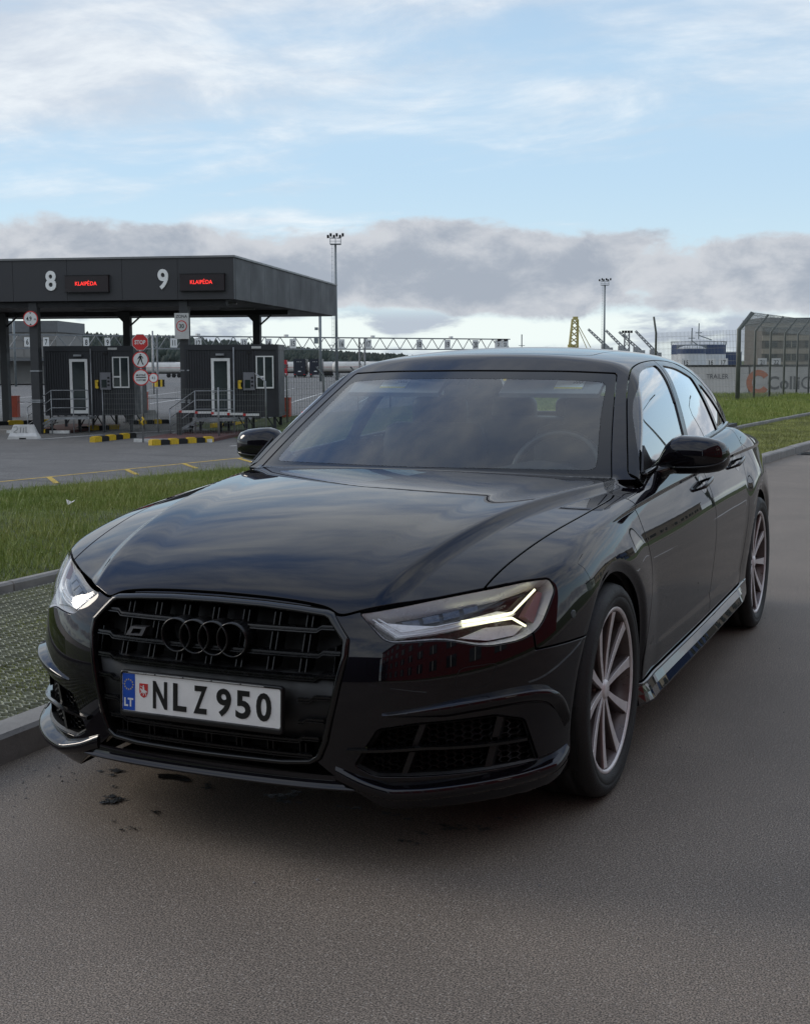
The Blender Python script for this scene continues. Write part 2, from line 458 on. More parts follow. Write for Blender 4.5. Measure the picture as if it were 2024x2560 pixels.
def refine_sel(V, T, fn, rad):
    """split the triangles near a cut line so that it runs smoothly"""
    f = np.abs(fn(V)); sel = (f[T].min(1) < rad)
    keep = T[~sel]; S = T[sel]
    if not len(S): return V, T
    E = np.sort(np.concatenate([S[:, [0, 1]], S[:, [1, 2]], S[:, [2, 0]]]), 1)
    u, inv = np.unique(E, axis=0, return_inverse=True); inv = inv.ravel(); n = len(S)
    m = len(V) + inv; M = (V[u[:, 0]] + V[u[:, 1]]) / 2
    a, b, c = S.T; ab, bc, ca = m[:n], m[n:2 * n], m[2 * n:]
    N = np.concatenate([np.stack(q, 1) for q in ((a, ab, ca), (ab, b, bc), (ca, bc, c), (ab, bc, ca))])
    # neighbours keep their long edge: the joints lie on flat-enough ground to be closed by the field projection
    return np.concatenate([V, M]), np.concatenate([keep, N])
def project(V, f=None, it=2):
    f = f or car_field
    for _ in range(it):
        n = field_normal(V, f=f); V = V - n * f(V)[:, None]
    return V
def rim(V, T, N, depth, round_=.0022, seam=True):
    """turn the free edges inwards with a small radius, so that a panel has thickness"""
    E = np.concatenate([T[:, [0, 1]], T[:, [1, 2]], T[:, [2, 0]]])
    key = np.sort(E, 1); u, idx, cnt = np.unique(key, axis=0, return_index=True, return_counts=True)
    B = E[idx[cnt == 1]]
    if seam: B = B[~((np.abs(V[B[:, 0], 0]) < 1e-5) & (np.abs(V[B[:, 1], 0]) < 1e-5))]
    if not len(B): return V, T, N
    d = V[B[:, 1]] - V[B[:, 0]]; o = np.cross(d, (N[B[:, 0]] + N[B[:, 1]]) / 2)
    L = np.linalg.norm(o, axis=1, keepdims=True); o = o / np.maximum(L, 1e-9)
    vi = np.unique(B); mp = -np.ones(len(V), int); mp[vi] = np.arange(len(vi))
    acc = np.zeros((len(vi), 3))
    w = np.linalg.norm(d, axis=1, keepdims=True)
    np.add.at(acc, mp[B[:, 0]], o * w); np.add.at(acc, mp[B[:, 1]], o * w)
    acc /= np.maximum(np.linalg.norm(acc, axis=1, keepdims=True), 1e-9)
    P = V[vi]; n = N[vi]; r = round_; k = len(V); m = len(vi)
    h = .7071
    r1 = P + acc * r * h - n * r * (1 - h); r2 = P + acc * r - n * r; r3 = P + acc * r - n * depth
    V2 = np.concatenate([V, r1, r2, r3]); N2 = np.concatenate([N, acc * h + n * h, acc, acc])
    a, b = mp[B[:, 0]], mp[B[:, 1]]
    def q(A0, B0, A1, B1): return np.concatenate([np.stack([A0, A1, B1], 1), np.stack([A0, B1, B0], 1)])
    T2 = np.concatenate([T, q(B[:, 0], B[:, 1], k + a, k + b), q(k + a, k + b, k + m + a, k + m + b), q(k + m + a, k + m + b, k + 2 * m + a, k + 2 * m + b)])
    return V2, T2, N2
GAP = .0024 + .0022
def cut_panel(V, T, fns, gap=GAP, depth=.016, round_=.0022, rounded=True):
    for fn in fns: V, T = clip(V, T, (lambda P, fn=fn: fn(P) + gap))
    V = project(V, it=1); N = field_normal(V)
    if depth: V, T, N = rim(V, T, N, depth, round_)
    return V, T, N
def both(V, T, N):
    """left and right half as one mesh"""
    k = len(V); fl = np.array([-1, 1, 1])
    return np.concatenate([V, V * fl]), np.concatenate([T, T[:, ::-1] + k]), np.concatenate([N, N * fl])
def flip(V, T, N): fl = np.array([-1, 1, 1]); return V * fl, T[:, ::-1], N * fl
def pair(name, data, m, parent, parent2=None):
    """the left part and its mirror image as two objects"""
    o = link(name, np_mesh(name, *data), m, parent); p = link(name, np_mesh(name, *flip(*data)), m, parent2 or parent)
    return o, p
def shoot(P0, D):
    P0 = np.atleast_2d(np.asarray(P0, float)); D = np.broadcast_to(np.asarray(D, float), P0.shape); D = D / np.linalg.norm(D, axis=1, keepdims=True)
    return march(P0, D, 0, 1.6, 60)
def on_front(x, z, off=0.):
    """points on the nose seen from the front, pushed out along -y"""
    x = np.atleast_1d(np.asarray(x, float)); z = np.broadcast_to(np.asarray(z, float), x.shape)
    y = Y0_Z(z) + Q_X(np.abs(x)); return np.stack([x, y - off, z], 1)
def on_side(y, z, off=0.):
    y = np.atleast_1d(np.asarray(y, float)); z = np.broadcast_to(np.asarray(z, float), y.shape)
    P = shoot(np.stack([0 * y + .2, y, z], 1), (1, 0, 0)); return P + field_normal(P) * off
Q2 = math.sqrt(.5)
def on_corner(u, z, off=0.):
    """points on the front corner seen along the diagonal; u runs from the nose to the flank"""
    u = np.atleast_1d(np.asarray(u, float)); z = np.broadcast_to(np.asarray(z, float), u.shape)
    P0 = np.stack([u * Q2 + .30, u * Q2 - .30, z], 1)
    P = shoot(P0, (Q2, -Q2, 0)); return P + field_normal(P) * off
def uz(P): return (np.abs(P[:, 0]) + P[:, 1]) * Q2
def dense(poly, step=.01, closed=True):
    P = np.asarray(poly, float); out = []
    n = len(P)
    for i in range(n if closed else n - 1):
        a, b = P[i], P[(i + 1) % n]; k = max(1, int(np.linalg.norm(b - a) / step))
        out += [a + (b - a) * t / k for t in range(k)]
    if not closed: out.append(P[-1])
    return np.array(out)
def rounded(poly, r, n=5):
    """round a polygon's corners; r one radius or one per corner"""
    P = np.asarray(poly, float); k = len(P); r = np.broadcast_to(r, (k,)); out = []
    for i in range(k):
        a, b, c = P[i - 1], P[i], P[(i + 1) % k]
        u = a - b; v = c - b; lu, lv = np.linalg.norm(u), np.linalg.norm(v); u, v = u / lu, v / lv
        t = min(r[i], lu * .45, lv * .45); p, q = b + u * t, b + v * t
        for s in np.linspace(0, 1, n): out.append((1 - s) ** 2 * p + 2 * s * (1 - s) * b + s * s * q)
    return np.array(out)
def inset(poly, d):
    """polygon moved inwards by d (counter clockwise or clockwise)"""
    P = np.asarray(poly, float); k = len(P)
    area = np.sum(P[:, 0] * np.roll(P[:, 1], -1) - P[:, 1] * np.roll(P[:, 0], -1)); sg = 1 if area > 0 else -1
    out = []
    for i in range(k):
        a, b, c = P[i - 1], P[i], P[(i + 1) % k]
        n1 = np.array([-(b - a)[1], (b - a)[0]]); n2 = np.array([-(c - b)[1], (c - b)[0]])
        n1 = n1 / max(np.linalg.norm(n1), 1e-9); n2 = n2 / max(np.linalg.norm(n2), 1e-9)
        m = n1 + n2; m = m / max(np.linalg.norm(m), 1e-9); out.append(b + sg * m * d / max(m @ n1, .35))
    return np.array(out)

# ---------------------------------------------------------------- the car's lines
HEADLIGHT = rounded([(-.293, .708), (-.12, .731), (.04, .752), (.20, .769), (.283, .768), (.296, .738), (.222, .640), (.150, .617), (.033, .613), (-.091, .642), (-.245, .637)],
                    [.008, .05, .05, .05, .026, .03, .035, .05, .04, .04, .025])
GR = [(0, .7275), (.15, .7255), (.26, .7195), (.345, .7120), (.362, .706), (.421, .641), (.423, .600), (.402, .49), (.372, .36), (.352, .313), (.325, .296), (.24, .288), (0, .286)]
GRILLE = np.array([p for p in GR] + [(-x, z) for x, z in GR[-2:0:-1]])
INTAKE = rounded([(.447, .30), (.508, .402), (.60, .416), (.77, .418), (.822, .392), (.846, .262), (.74, .266), (.497, .272)], [.004, .008, .012, .012, .010, .006, .01, .006])
ZHF = Spl([(0, .7385), (.2, .7335), (.31, .7235), (.36, .7105), (.376, .7035), (.40, .7045), (.433, .7135), (.55, .731), (.70, .7535), (.85, .782)])
XH = Spl([(-.9, .69), (-.64, .704), (-.446, .727), (-.16, .764), (.078, .785), (.30, .797), (.42, .797), (.52, .780)])
YHR = lambda x: .452 + .36 * x * x
YD = Spl([(.26, .400), (.40, .402), (.5, .418), (.6, .452), (.686, .472), (.80, .462), (.87, .448), (.91, .448), (.945, .50), (.985, .60)])
YB = Spl([(.25, 1.565), (.46, 1.60), (.63, 1.632), (.80, 1.672), (.872, 1.660), (.95, 1.625), (1.04, 1.590), (1.08, 1.60), (1.37, 1.80)])
YR = Spl([(.25, 2.33), (.45, 2.37), (.60, 2.43), (.80, 2.52), (.95, 2.60), (1.06, 2.64), (1.4, 2.66)])
ZSILL = lambda y: .282 + .022 * (y - .4)
ZBELT = lambda y: BELT(y) + .002
D_F = rounded([(.735, .979), (.86, 1.076), (1.02, 1.187), (1.18, 1.278), (1.35, 1.334), (1.55, 1.359), (1.742, 1.366), (1.60, 1.085), (1.572, 1.018), (1.20, .999)], [.01, .05, .08, .08, .08, .08, .01, .05, .008, .02], 4)
D_R = rounded([(1.655, 1.022), (1.69, 1.092), (1.855, 1.365), (2.10, 1.350), (2.335, 1.304), (2.40, 1.19), (2.455, 1.046), (2.1, 1.040)], [.008, .05, .012, .08, .015, .05, .012, .02], 4)
D_Q = rounded([(2.53, 1.052), (2.47, 1.19), (2.425, 1.272), (2.50, 1.262), (2.70, 1.178), (2.90, 1.078), (2.935, 1.060)], [.008, .05, .01, .05, .05, .01, .005], 4)
D_ALL = rounded([(.725, .970), (.86, 1.082), (1.02, 1.194), (1.18, 1.285), (1.35, 1.342), (1.55, 1.367), (1.80, 1.374), (2.10, 1.358), (2.36, 1.312), (2.55, 1.252), (2.72, 1.178), (2.985, 1.052), (2.10, 1.032), (1.20, .991)], [.01, .05, .08, .08, .08, .08, .08, .08, .08, .08, .05, .01, .05, .05], 4)
WIND = rounded([(-.738, .950), (.738, .950), (.700, 1.045), (.640, 1.205), (.590, 1.338), (.40, 1.3475), (0, 1.3515), (-.40, 1.3475), (-.590, 1.338), (-.640, 1.205), (-.700, 1.045)], [.01, .01, .1, .1, .012, .1, .2, .1, .012, .1, .1], 5)
WIN_IN = np.array([p for p in rounded([(-.655, .993), (-.35, 1.000), (.35, 1.000), (.672, .993), (.655, 1.05), (.608, 1.18), (.570, 1.306), (.40, 1.317), (0, 1.322), (-.40, 1.317), (-.570, 1.306), (-.608, 1.18), (-.655, 1.05)], [.03, .1, .1, .03, .1, .1, .03, .1, .2, .1, .03, .1, .1], 5)])

def build_car():
    M = CARM
    car = thing('car', 'glossy black four door saloon parked on the asphalt road with its daytime running light on', 'car')
    V, T = shell_grid()
    x = lambda P: np.abs(P[:, 0]); y = lambda P: P[:, 1]; z = lambda P: P[:, 2]
    f_hl = lambda P: np.where((y(P) < -.2) & (z(P) > .5), poly_sd(HEADLIGHT, uz(P), z(P)), .5)
    f_gr = lambda P: np.where(y(P) < -.7, poly_sd(GRILLE, x(P), z(P)), .5)
    f_in = lambda P: np.where(y(P) < -.4, poly_sd(INTAKE, x(P), z(P)), .5)
    def f_arch(P):
        return np.minimum(*[np.hypot(y(P) - a, z(P) - ARCH_Z) - ARCH_R for a in AXLE_Y])
    hood_line = lambda P: np.where(y(P) < -.2, z(P) - ZHF(x(P)), .2)         # >0 above the hood's leading edge
    f_zhf = lambda P: np.where(y(P) < -.55, ZHF(x(P)) - z(P), -.3)
    bump_f = lambda P: np.maximum(np.maximum(np.minimum(z(P) - .583, y(P) + .557), y(P) - .1), np.where(y(P) < -.55, z(P) - ZHF(x(P)), -.3))
    green = lambda P: green_field(x(P), y(P), z(P)) - body_field(x(P), y(P), z(P))   # <0 on the greenhouse
    f_dlo = lambda P: np.where(green(P) < .004, poly_sd(D_ALL, y(P), z(P)), np.maximum(ZBELT(y(P)) - z(P), .0) + .06)
    side_sd = lambda poly: (lambda P: np.where((x(P) > .5) & (y(P) > .6), poly_sd(poly, y(P), z(P)), .5))
    wind_sd = lambda P: np.where((y(P) < 1.7) & (green(P) < .02) & (z(P) > .9), poly_sd(WIND, P[:, 0], z(P)), .5)
    lean = lambda P: np.maximum(glass_x(y(P), z(P)) - x(P) - .03, 0) * 1.3
    def sub(lo, hi, far=1e9):
        c = V[T].mean(1); m = np.ones(len(T), bool)
        for a in range(3):
            if lo[a] is not None: m &= c[:, a] > lo[a]
            if hi[a] is not None: m &= c[:, a] < hi[a]
        u, inv = np.unique(T[m], return_inverse=True); return V[u], inv.reshape(-1, 3)
    neg = lambda f: (lambda P: -f(P))
    # ---- hood
    v, t = sub((None, None, .6), (None, .75, 1.1))
    hood = cut_panel(v, t, [f_zhf, lambda P: x(P) - XH(y(P)), neg(f_hl), lambda P: (y(P) - YHR(x(P))) * .9])
    o = link('hood', np_mesh('hood', *both(*hood)), M['paint'], car)
    # ---- front bumper
    v, t = sub((None, None, None), (None, .0, .9))
    fb = cut_panel(v, t, [bump_f, neg(f_hl), neg(f_gr), neg(f_in), neg(f_arch)], depth=.03)
    bumper = link('front_bumper', np_mesh('front_bumper', *both(*fb)), M['paint'], car)
    # ---- fenders
    v, t = sub((.5, -.8, None), (None, .75, 1.05))
    fd = cut_panel(v, t, [neg(bump_f), lambda P: XH(y(P)) - x(P), lambda P: y(P) - YD(z(P)), neg(f_hl), neg(f_arch), lambda P: ZSILL(y(P)) - z(P),
                          lambda P: np.where(green(P) < .0, 1., -1.) * .05, lambda P: z(P) - .972 ], depth=.02)
    pair('fender', fd, M['paint'], car)
    # ---- doors: lower skin with the window frame
    skin_top = lambda P: np.where(green(P) < .003, .05, -.05)
    doors = []
    for (ya, yb, nm, gl) in ((YD, YB, 'front', D_F), (YB, YR, 'rear', D_R)):
        v, t = sub((.45, .3, None), (None, 2.9, 1.42))
        fa = (lambda P, ya=ya: ya(z(P)) - y(P)); fb_ = (lambda P, yb=yb: y(P) - yb(z(P)))
        low = cut_panel(v, t, [fa, fb_, lambda P: ZSILL(y(P)) - z(P), neg(f_arch), skin_top], depth=.02)
        top = cut_panel(v, t, [neg(skin_top), lambda P: poly_sd(D_ALL, y(P), z(P)) - .034 + lean(P), fb_ if nm == 'front' else (lambda P: y(P) - 2.62 - (1.05 - z(P)) * .5), fa if nm == 'rear' else (lambda P: .70 - y(P)), neg(side_sd(D_F)), neg(side_sd(D_R)), neg(side_sd(D_Q))], depth=.030)
        d, d2 = pair('door', low, M['paint'], car)
        pair('window_frame', top, M['trim'], d, d2)
        v, t = sub((.45, .6, .9), (None, 3.1, 1.42))
        pane = cut_panel(v, t, [side_sd(gl)], gap=-.004, depth=0)
        pane = (pane[0] - pane[2] * .006, pane[1], pane[2])
        pair('window', pane, M['side_glass'], d, d2)
        doors.append((d, d2))
    v, t = sub((.45, 2.2, .9), (None, 3.1, 1.42))
    pane = cut_panel(v, t, [side_sd(D_Q)], gap=-.004, depth=0); pane = (pane[0] - pane[2] * .006, pane[1], pane[2])
    pair('quarter_window', pane, M['side_glass'], car)
    fr = cut_panel(v, t, [neg(skin_top), lambda P: poly_sd(D_ALL, y(P), z(P)) - .034 + lean(P), lambda P: 2.62 + (1.05 - z(P)) * .5 - y(P), neg(side_sd(D_Q))], depth=.012)
    pair('quarter_frame', fr, M['trim'], car)
    # ---- roof with its pillars and the rear quarters, in one piece
    RW = rounded([(-.60, 1.10), (.60, 1.10), (.53, 1.25), (.47, 1.352), (0, 1.368), (-.47, 1.352), (-.53, 1.25)], [.03, .03, .1, .03, .1, .03, .1])
    f_rw = lambda P: np.where((y(P) > 2.5) & (green(P) < .01), poly_sd(RW, P[:, 0], z(P)), .5)
    SR = rounded([(-.43, 1.385), (-.22, 1.335), (0, 1.322), (.22, 1.335), (.43, 1.385), (.435, 2.15), (-.435, 2.15)], [.07, .1, .2, .1, .07, .05, .05])
    f_sr = lambda P: np.where(z(P) > 1.3, poly_sd(SR, P[:, 0], y(P)), .5)
    frame_sd = lambda P: np.where((green(P) < .004) & (x(P) > .3) & (y(P) > .5), poly_sd(D_ALL, y(P), z(P)) - .038 + lean(P), .5)
    v, t = sub((None, .45, .9), (None, None, None))
    roof = cut_panel(v, t, [skin_top and (lambda P: np.where(green(P) < .003, -.05, .05)), neg(frame_sd), neg(wind_sd), neg(f_rw), neg(f_sr), lambda P: (.955 - z(P)) , lambda P: y(P) - 2.6], depth=.034)
    link('roof', np_mesh('roof', *both(*roof)), M['paint'], car)
    v, t = sub((None, 2.2, None), (None, None, None))
    rear = cut_panel(v, t, [lambda P: np.where(green(P) < .0, 2.6 - y(P), np.maximum(YR(z(P)) - y(P), 2.3 - y(P))), neg(f_arch), neg(frame_sd), neg(f_rw), lambda P: .20 - z(P)], depth=.012)
    link('rear_quarter', np_mesh('rear_quarter', *both(*rear)), M['paint'], car)
    v, t = sub((None, 1.1, 1.3), (None, 2.4, None))
    sr = cut_panel(v, t, [f_sr], gap=.004, depth=.01)
    link('sunroof', np_mesh('sunroof', *both(*sr)), M['black_glass'], car)
    # ---- windscreen and rear window
    v, t = sub((None, .3, .9), (None, 1.6, 1.42))
    fin = lambda P: np.where(y(P) < 1.7, poly_sd(WIN_IN, P[:, 0], z(P)), .5)
    ws = cut_panel(v, t, [wind_sd, fin], gap=.0005, depth=0)
    ws = (ws[0] - ws[2] * .003, ws[1], ws[2])
    screen = link('windscreen', np_mesh('windscreen', *both(*ws)), M['screen'], car)
    fr = cut_panel(v, t, [wind_sd, neg(fin)], gap=.0005, depth=0); fr = (fr[0] - fr[2] * .003, fr[1], fr[2])
    link('black_border', np_mesh('black_border', *both(*fr)), M['frit'], screen)
    sc = cut_panel(v, t, [lambda P: np.abs(wind_sd(P)) - .002], gap=0, depth=0)
    v, t = sub((None, 2.4, .9), (None, None, 1.45))
    rw = cut_panel(v, t, [f_rw], gap=.003, depth=0)
    link('rear_window', np_mesh('rear_window', *both(*rw)), M['rear_glass'], car)
    # ---- dark shell inside the skin: closes the gaps between the panels
    s = slice(None)
    inner_f = lambda P: car_field(P) + .028
    vi = V - field_normal(V) * .030; ti = T
    for fn in [lambda P: .17 - P[:, 2] if False else -np.ones(len(P)), lambda P: -(np.minimum(*[np.hypot(P[:, 1] - a, P[:, 2] - ARCH_Z) - ARCH_R + .004 for a in AXLE_Y])),
               lambda P: -np.where((P[:, 1] < -.6), poly_sd(GRILLE, P[:, 0], P[:, 2]) - .02, .5), lambda P: -np.where((P[:, 1] < -.3), poly_sd(INTAKE, P[:, 0], P[:, 2]) - .015, .5),
               lambda P: -np.where((P[:, 1] < -.15) & (P[:, 2] > .5), poly_sd(HEADLIGHT, uz(P), P[:, 2]) - .02, .5),
               lambda P: -np.where((P[:, 0] > .4) & (P[:, 1] > .6), np.minimum(np.minimum(poly_sd(D_F, P[:, 1], P[:, 2]), poly_sd(D_R, P[:, 1], P[:, 2])), poly_sd(D_Q, P[:, 1], P[:, 2])) - .006, .5),
               lambda P: -np.where((P[:, 1] < 1.6) & (P[:, 2] > .93), poly_sd(WIN_IN, P[:, 0], P[:, 2]) - .012, .5),
               lambda P: -np.where((P[:, 1] > 2.5) & (P[:, 2] > 1.03), poly_sd(RW, P[:, 0], P[:, 2]) - .01, .5)]:
        vi, ti = clip(vi, ti, fn)
    vb, tb, nb = both(vi, ti, field_normal(vi))
    link('inner_shell', np_mesh('inner_shell', vb, tb), M['dark'], car)
    b = MB(); b.lo((-.70, -.50, .175), (.70, 3.7, .185)); b.lo((-.40, -.80, .21), (.40, -.503, .22))
    for ya in AXLE_Y:
        for sg in (1, -1):
            pts = [(ya + (ARCH_R + .006) * math.cos(a), ARCH_Z + (ARCH_R + .006) * math.sin(a)) for a in np.linspace(-.5, math.pi + .5, 30)]
            vs = [(sg * .905, p, q) for p, q in pts] + [(sg * .50, p, q) for p, q in pts]
            n = len(pts); b.add(vs, [(i, i + 1, n + i + 1, n + i) for i in range(n - 1)] + [tuple(range(n, 2 * n))], False)
    b.build('underbody', M['dark'], car)
    build_front(car, bumper, V, T, f_hl)
    build_sides(car, doors)
    build_wheels(car)
    build_cabin(car, screen)
    return car

# ---------------------------------------------------------------- nose: grille, plate, lamps, intakes, splitter
def strip(rings, closed=True, smooth=True):
    """skin a list of equal-length point rings"""
    n = len(rings[0]); vs = np.concatenate(rings); fs = []
    for r in range(len(rings) - 1):
        for i in range(n if closed else n - 1):
            j = (i + 1) % n; fs.append((r * n + i, r * n + j, (r + 1) * n + j, (r + 1) * n + i))
    return vs, fs
def build_front(car, bumper, V, T, f_hl):
    M = CARM
    g = dense(GRILLE, .012)
    b = MB()
    n = len(g)
    back = on_front(g[:, 0] * .97, g[:, 1], -.075)
    ce = np.array([[0, -.87, .5]])
    vs, fs = strip([on_front(g[:, 0], g[:, 1], -.012), back], True); b.add(vs, fs, True)
    b.add(back, [tuple(range(n))])
    grille = b.build('grille', M['grille'], car)
    b = MB()
    for (d0, o0, d1, o1, d2, o2, d3, o3) in ((-.002, -.006, .000, .008, .010, .009, .016, -.020),):
        R = [on_front(q[:, 0], q[:, 1], o) for q, o in ((inset(g, d0), o0), (inset(g, d1), o1 * .6), (inset(g, .004), o1), (inset(g, d2), o2), (inset(g, .014), .004), (inset(g, d3), o3), (inset(g, d3 + .003), -.05))]
        vs, fs = strip(R); b.add(vs, fs, True)
    b.build('grille_frame', M['gloss'], grille)
    # horizontal bars with the kinked ends
    def bar(z, x0, x1, kink=True, par=grille):
        m = MB(); xs = np.concatenate([x0 + np.array([0, .02, .046, .050, .056, .060]), np.linspace(x0 + .068, x1 - .068, 30), x1 - np.array([.060, .056, .050, .046, .02, 0])]) if x1 - x0 > .3 else (x0 + np.array([0, .02, .046, .05, .056, .06, (x1 - x0) * .85, x1 - x0]) if x0 < 0 else x1 - np.array([x1 - x0, (x1 - x0) * .85, .06, .056, .05, .046, .02, 0]))
        sec = [(-.040, .005), (-.004, .0065), (.000, .005), (.000, .0015), (-.003, .0005), (-.003, -.0015), (.001, -.003), (.001, -.006), (-.004, -.007), (-.040, -.006)]
        def kz(xx):
            k = 0 * xx
            if kink:
                if x0 < -.2: k = k + .009 * sstep(x0 + .062, x0 + .046, xx)
                if x1 > .2: k = k + .009 * sstep(x1 - .062, x1 - .046, xx)
            return k
        R = [on_front(xs, z + dz + kz(xs), of - .004) for of, dz in sec]
        vs, fs = strip(R, False); m.add(vs, fs, False)
        m.build('grille_bar', M['bar'], par)
    bar(.661, -.380, .386); bar(.596, -.395, .402); bar(.534, -.385, .396)
    for zz, xa in ((.473, .382), (.409, .362)):
        bar(zz, -xa, -.287); bar(zz, .287, xa)
    bar(.357, -.340, .346)
    bar(.316, -.322, .326, False)
    for k in range(9):
        xx = -.392 + k * .098
        for za, zb in ((.548, .70), (.30, .35)):
            if abs(xx) > .33 and zb > .6: zb = .685 if abs(xx) < .36 else .62
            if abs(xx) > .32 and zb < .4: continue
            m = MB()
            for s_ in (-.0085, .0085):
                A = on_front([xx + s_ - .0015, xx + s_ + .0015], za, -.014); B = on_front([xx + s_ - .0015, xx + s_ + .0015], zb, -.014)
                A2 = A + [0, .05, 0]; B2 = B + [0, .05, 0]
                m.add([A[0], A[1], B[1], B[0], A2[0], A2[1], B2[1], B2[0]], [(0, 1, 2, 3), (0, 3, 7, 4), (1, 5, 6, 2)])
            m.build('grille_slat', M['bar'], grille)
    # solid panel behind the number plate
    xs = np.linspace(-.385, .385, 24); m = MB()
    R = [on_front(xs * (1.0 if zz > .45 else .93), zz, o) for zz, o in ((.548, -.045), (.528, -.016), (.365, -.016), (.345, -.045))]
    vs, fs = strip(R, False); m.add(vs, fs, True); m.build('grille_panel', M['satin'], grille)
    # four rings, standing on deep sleeves
    for k in range(4):
        cx = -.0915 + .061 * k - .004
        m = MB(); cy = float(on_front([cx], .625)[0, 1]) - .022
        prof = [(.0435, -.010), (.0445, -.0015), (.0462, .0005), (.0478, .0005), (.0495, -.0015), (.0505, -.012), (.049, -.02), (.049, -.065), (.044, -.065), (.0435, -.010)]
        m.lathe([(r, -h) for r, h in prof], 'y', 40, (cx, cy, .625))
        o = m.build('emblem_ring', M['ring'], grille)
    # small slanted badge with an open slot
    m = MB(); A = np.array([(-.268, .632), (-.212, .634), (-.222, .609), (-.281, .607)]); B = np.array([(-.257, .627), (-.226, .628), (-.232, .614), (-.264, .613)])
    R = [on_front(A[:, 0], A[:, 1], -.02), on_front(A[:, 0], A[:, 1], .004), on_front(B[:, 0], B[:, 1], .004), on_front(B[:, 0], B[:, 1], -.02)]
    vs, fs = strip(R); m.add(vs, fs); m.build('badge', M['badge'], grille)
    # number plate
    pc = np.array([-.004, -.978, .4535]); rx = math.radians(90 - 2.6)
    pe = link('number_plate', None, None, car); bpy.data.objects.remove(pe)
    m = MB()
    q = rounded([(-.26, -.055), (.26, -.055), (.26, .055), (-.26, .055)], .008)
    m.prism(q, lambda a, b_: (a, b_, -.001), lambda a, b_: (a, b_, .0012))
    plate = m.build('number_plate', M['plate'], car); plate.location = pc; plate.rotation_euler = (rx, 0, 0)
    m = MB()
    def rr(w, h, r): return rounded([(-w, -h), (w, -h), (w, h), (-w, h)], r, 6)
    hs = [(rr(.2655, .0665, .012) - [0, .005], -.012), (rr(.2655, .0665, .012) - [0, .005], .001), (rr(.2645, .065, .011) - [0, .005], .004), (rr(.2615, .0585, .010) , .0045), (rr(.2595, .0545, .008), .0035), (rr(.2595, .0545, .008), -.001)]
    vs, fs = strip([np.column_stack([a, np.full(len(a), h)]) for a, h in hs]); m.add(vs, fs, True)
    m.build('plate_frame', M['satin'], plate)
    for k in range(5):
        m = MB(); x0 = -.236 + k * .0935
        m.lo((x0, .0565, .003), (x0 + .088 if k < 4 else x0 + .07, .0592, .0058)); m.build('frame_slot', M['silver'], plate)
    m = MB(); m.lo((-.258, -.053, .001), (-.2155, .053, .0019)); eu = m.build('country_band', M['blue'], plate)
    for k in range(12):
        a = k * math.pi / 6; m = MB()
        pts = [((.0032 if j % 2 == 0 else .0014) * math.sin(j * math.pi / 5), (.0032 if j % 2 == 0 else .0014) * math.cos(j * math.pi / 5)) for j in range(10)]
        m.prism(pts, lambda u, v: (-.2367 + .0145 * math.sin(a) + u, .0215 + .0145 * math.cos(a) + v, .0018), lambda u, v: (-.2367 + .0145 * math.sin(a) + u, .0215 + .0145 * math.cos(a) + v, .0023))
        m.build('star', M['star'], eu)
    text_on('LT', .033, (-.2367, -.030, .0021), (0, 0, 0), M['white'], eu, 'country_letters', .0006, .0012, .88)
    # red shield with the white rider
    m = MB(); sh = [(-.0145, .020), (.0145, .020), (.0145, -.006), (.010, -.016), (0, -.021), (-.010, -.016), (-.0145, -.006)]
    m.prism(sh, lambda u, v: (-.186 + u, .008 + v, .001), lambda u, v: (-.186 + u, .008 + v, .0019)); shd = m.build('shield', M['red'], plate)
    m = MB()
    rider = [[(-.009, .000), (-.006, .004), (.004, .003), (.008, .001), (.0085, -.004), (.006, -.006), (-.003, -.005), (-.007, -.004)], [(-.009, .001), (-.012, .004), (-.0105, .007), (-.006, .005), (-.0055, .001)],
             [(-.002, .003), (-.0035, .010), (-.001, .013), (.0025, .011), (.003, .003)], [(-.002, .0125), (-.0022, .0165), (.001, .017), (.0014, .013)],
             [(-.0035, .010), (-.011, .0125), (-.0115, .0138), (-.003, .0118)], [(-.007, -.004), (-.012, -.008), (-.0105, -.009), (-.0045, -.005)], [(.006, -.005), (.010, -.011), (.0085, -.014), (.0072, -.0135), (.008, -.011), (.0035, -.006)],
             [(-.003, -.005), (-.001, -.012), (-.003, -.014), (-.0015, -.0145), (.001, -.0115), (0, -.005)], [(.008, .001), (.012, -.001), (.0125, -.006), (.0108, -.003), (.008, -.002)]]
    for p in rider: m.prism(p, lambda u, v: (-.186 + u, .007 + v, .0019), lambda u, v: (-.186 + u, .007 + v, .0024))
    m.build('rider', M['white'], shd)
    for ch, cx, sx in (('N', -.130, .80), ('L', -.064, .92), ('Z', .004, .86), ('9', .080, .80), ('5', .142, .80), ('0', .207, .80)):
        me = text_mesh(ch, .108, .0016, .0030, sx)
        co = np.zeros(len(me.vertices) * 3); me.vertices.foreach_get('co', co); co = co.reshape(-1, 3)
        lo, hi = co.min(0), co.max(0); co[:, 1] *= .079 / (hi[1] - lo[1]); co[:, 0] *= (.0475 if ch in 'N950' else .044) / (hi[0] - lo[0])
        me.vertices.foreach_set('co', co.ravel()); me.update()
        o = link('plate_letter', me, M['letter'], plate); o.location = (cx, 0, .0022)
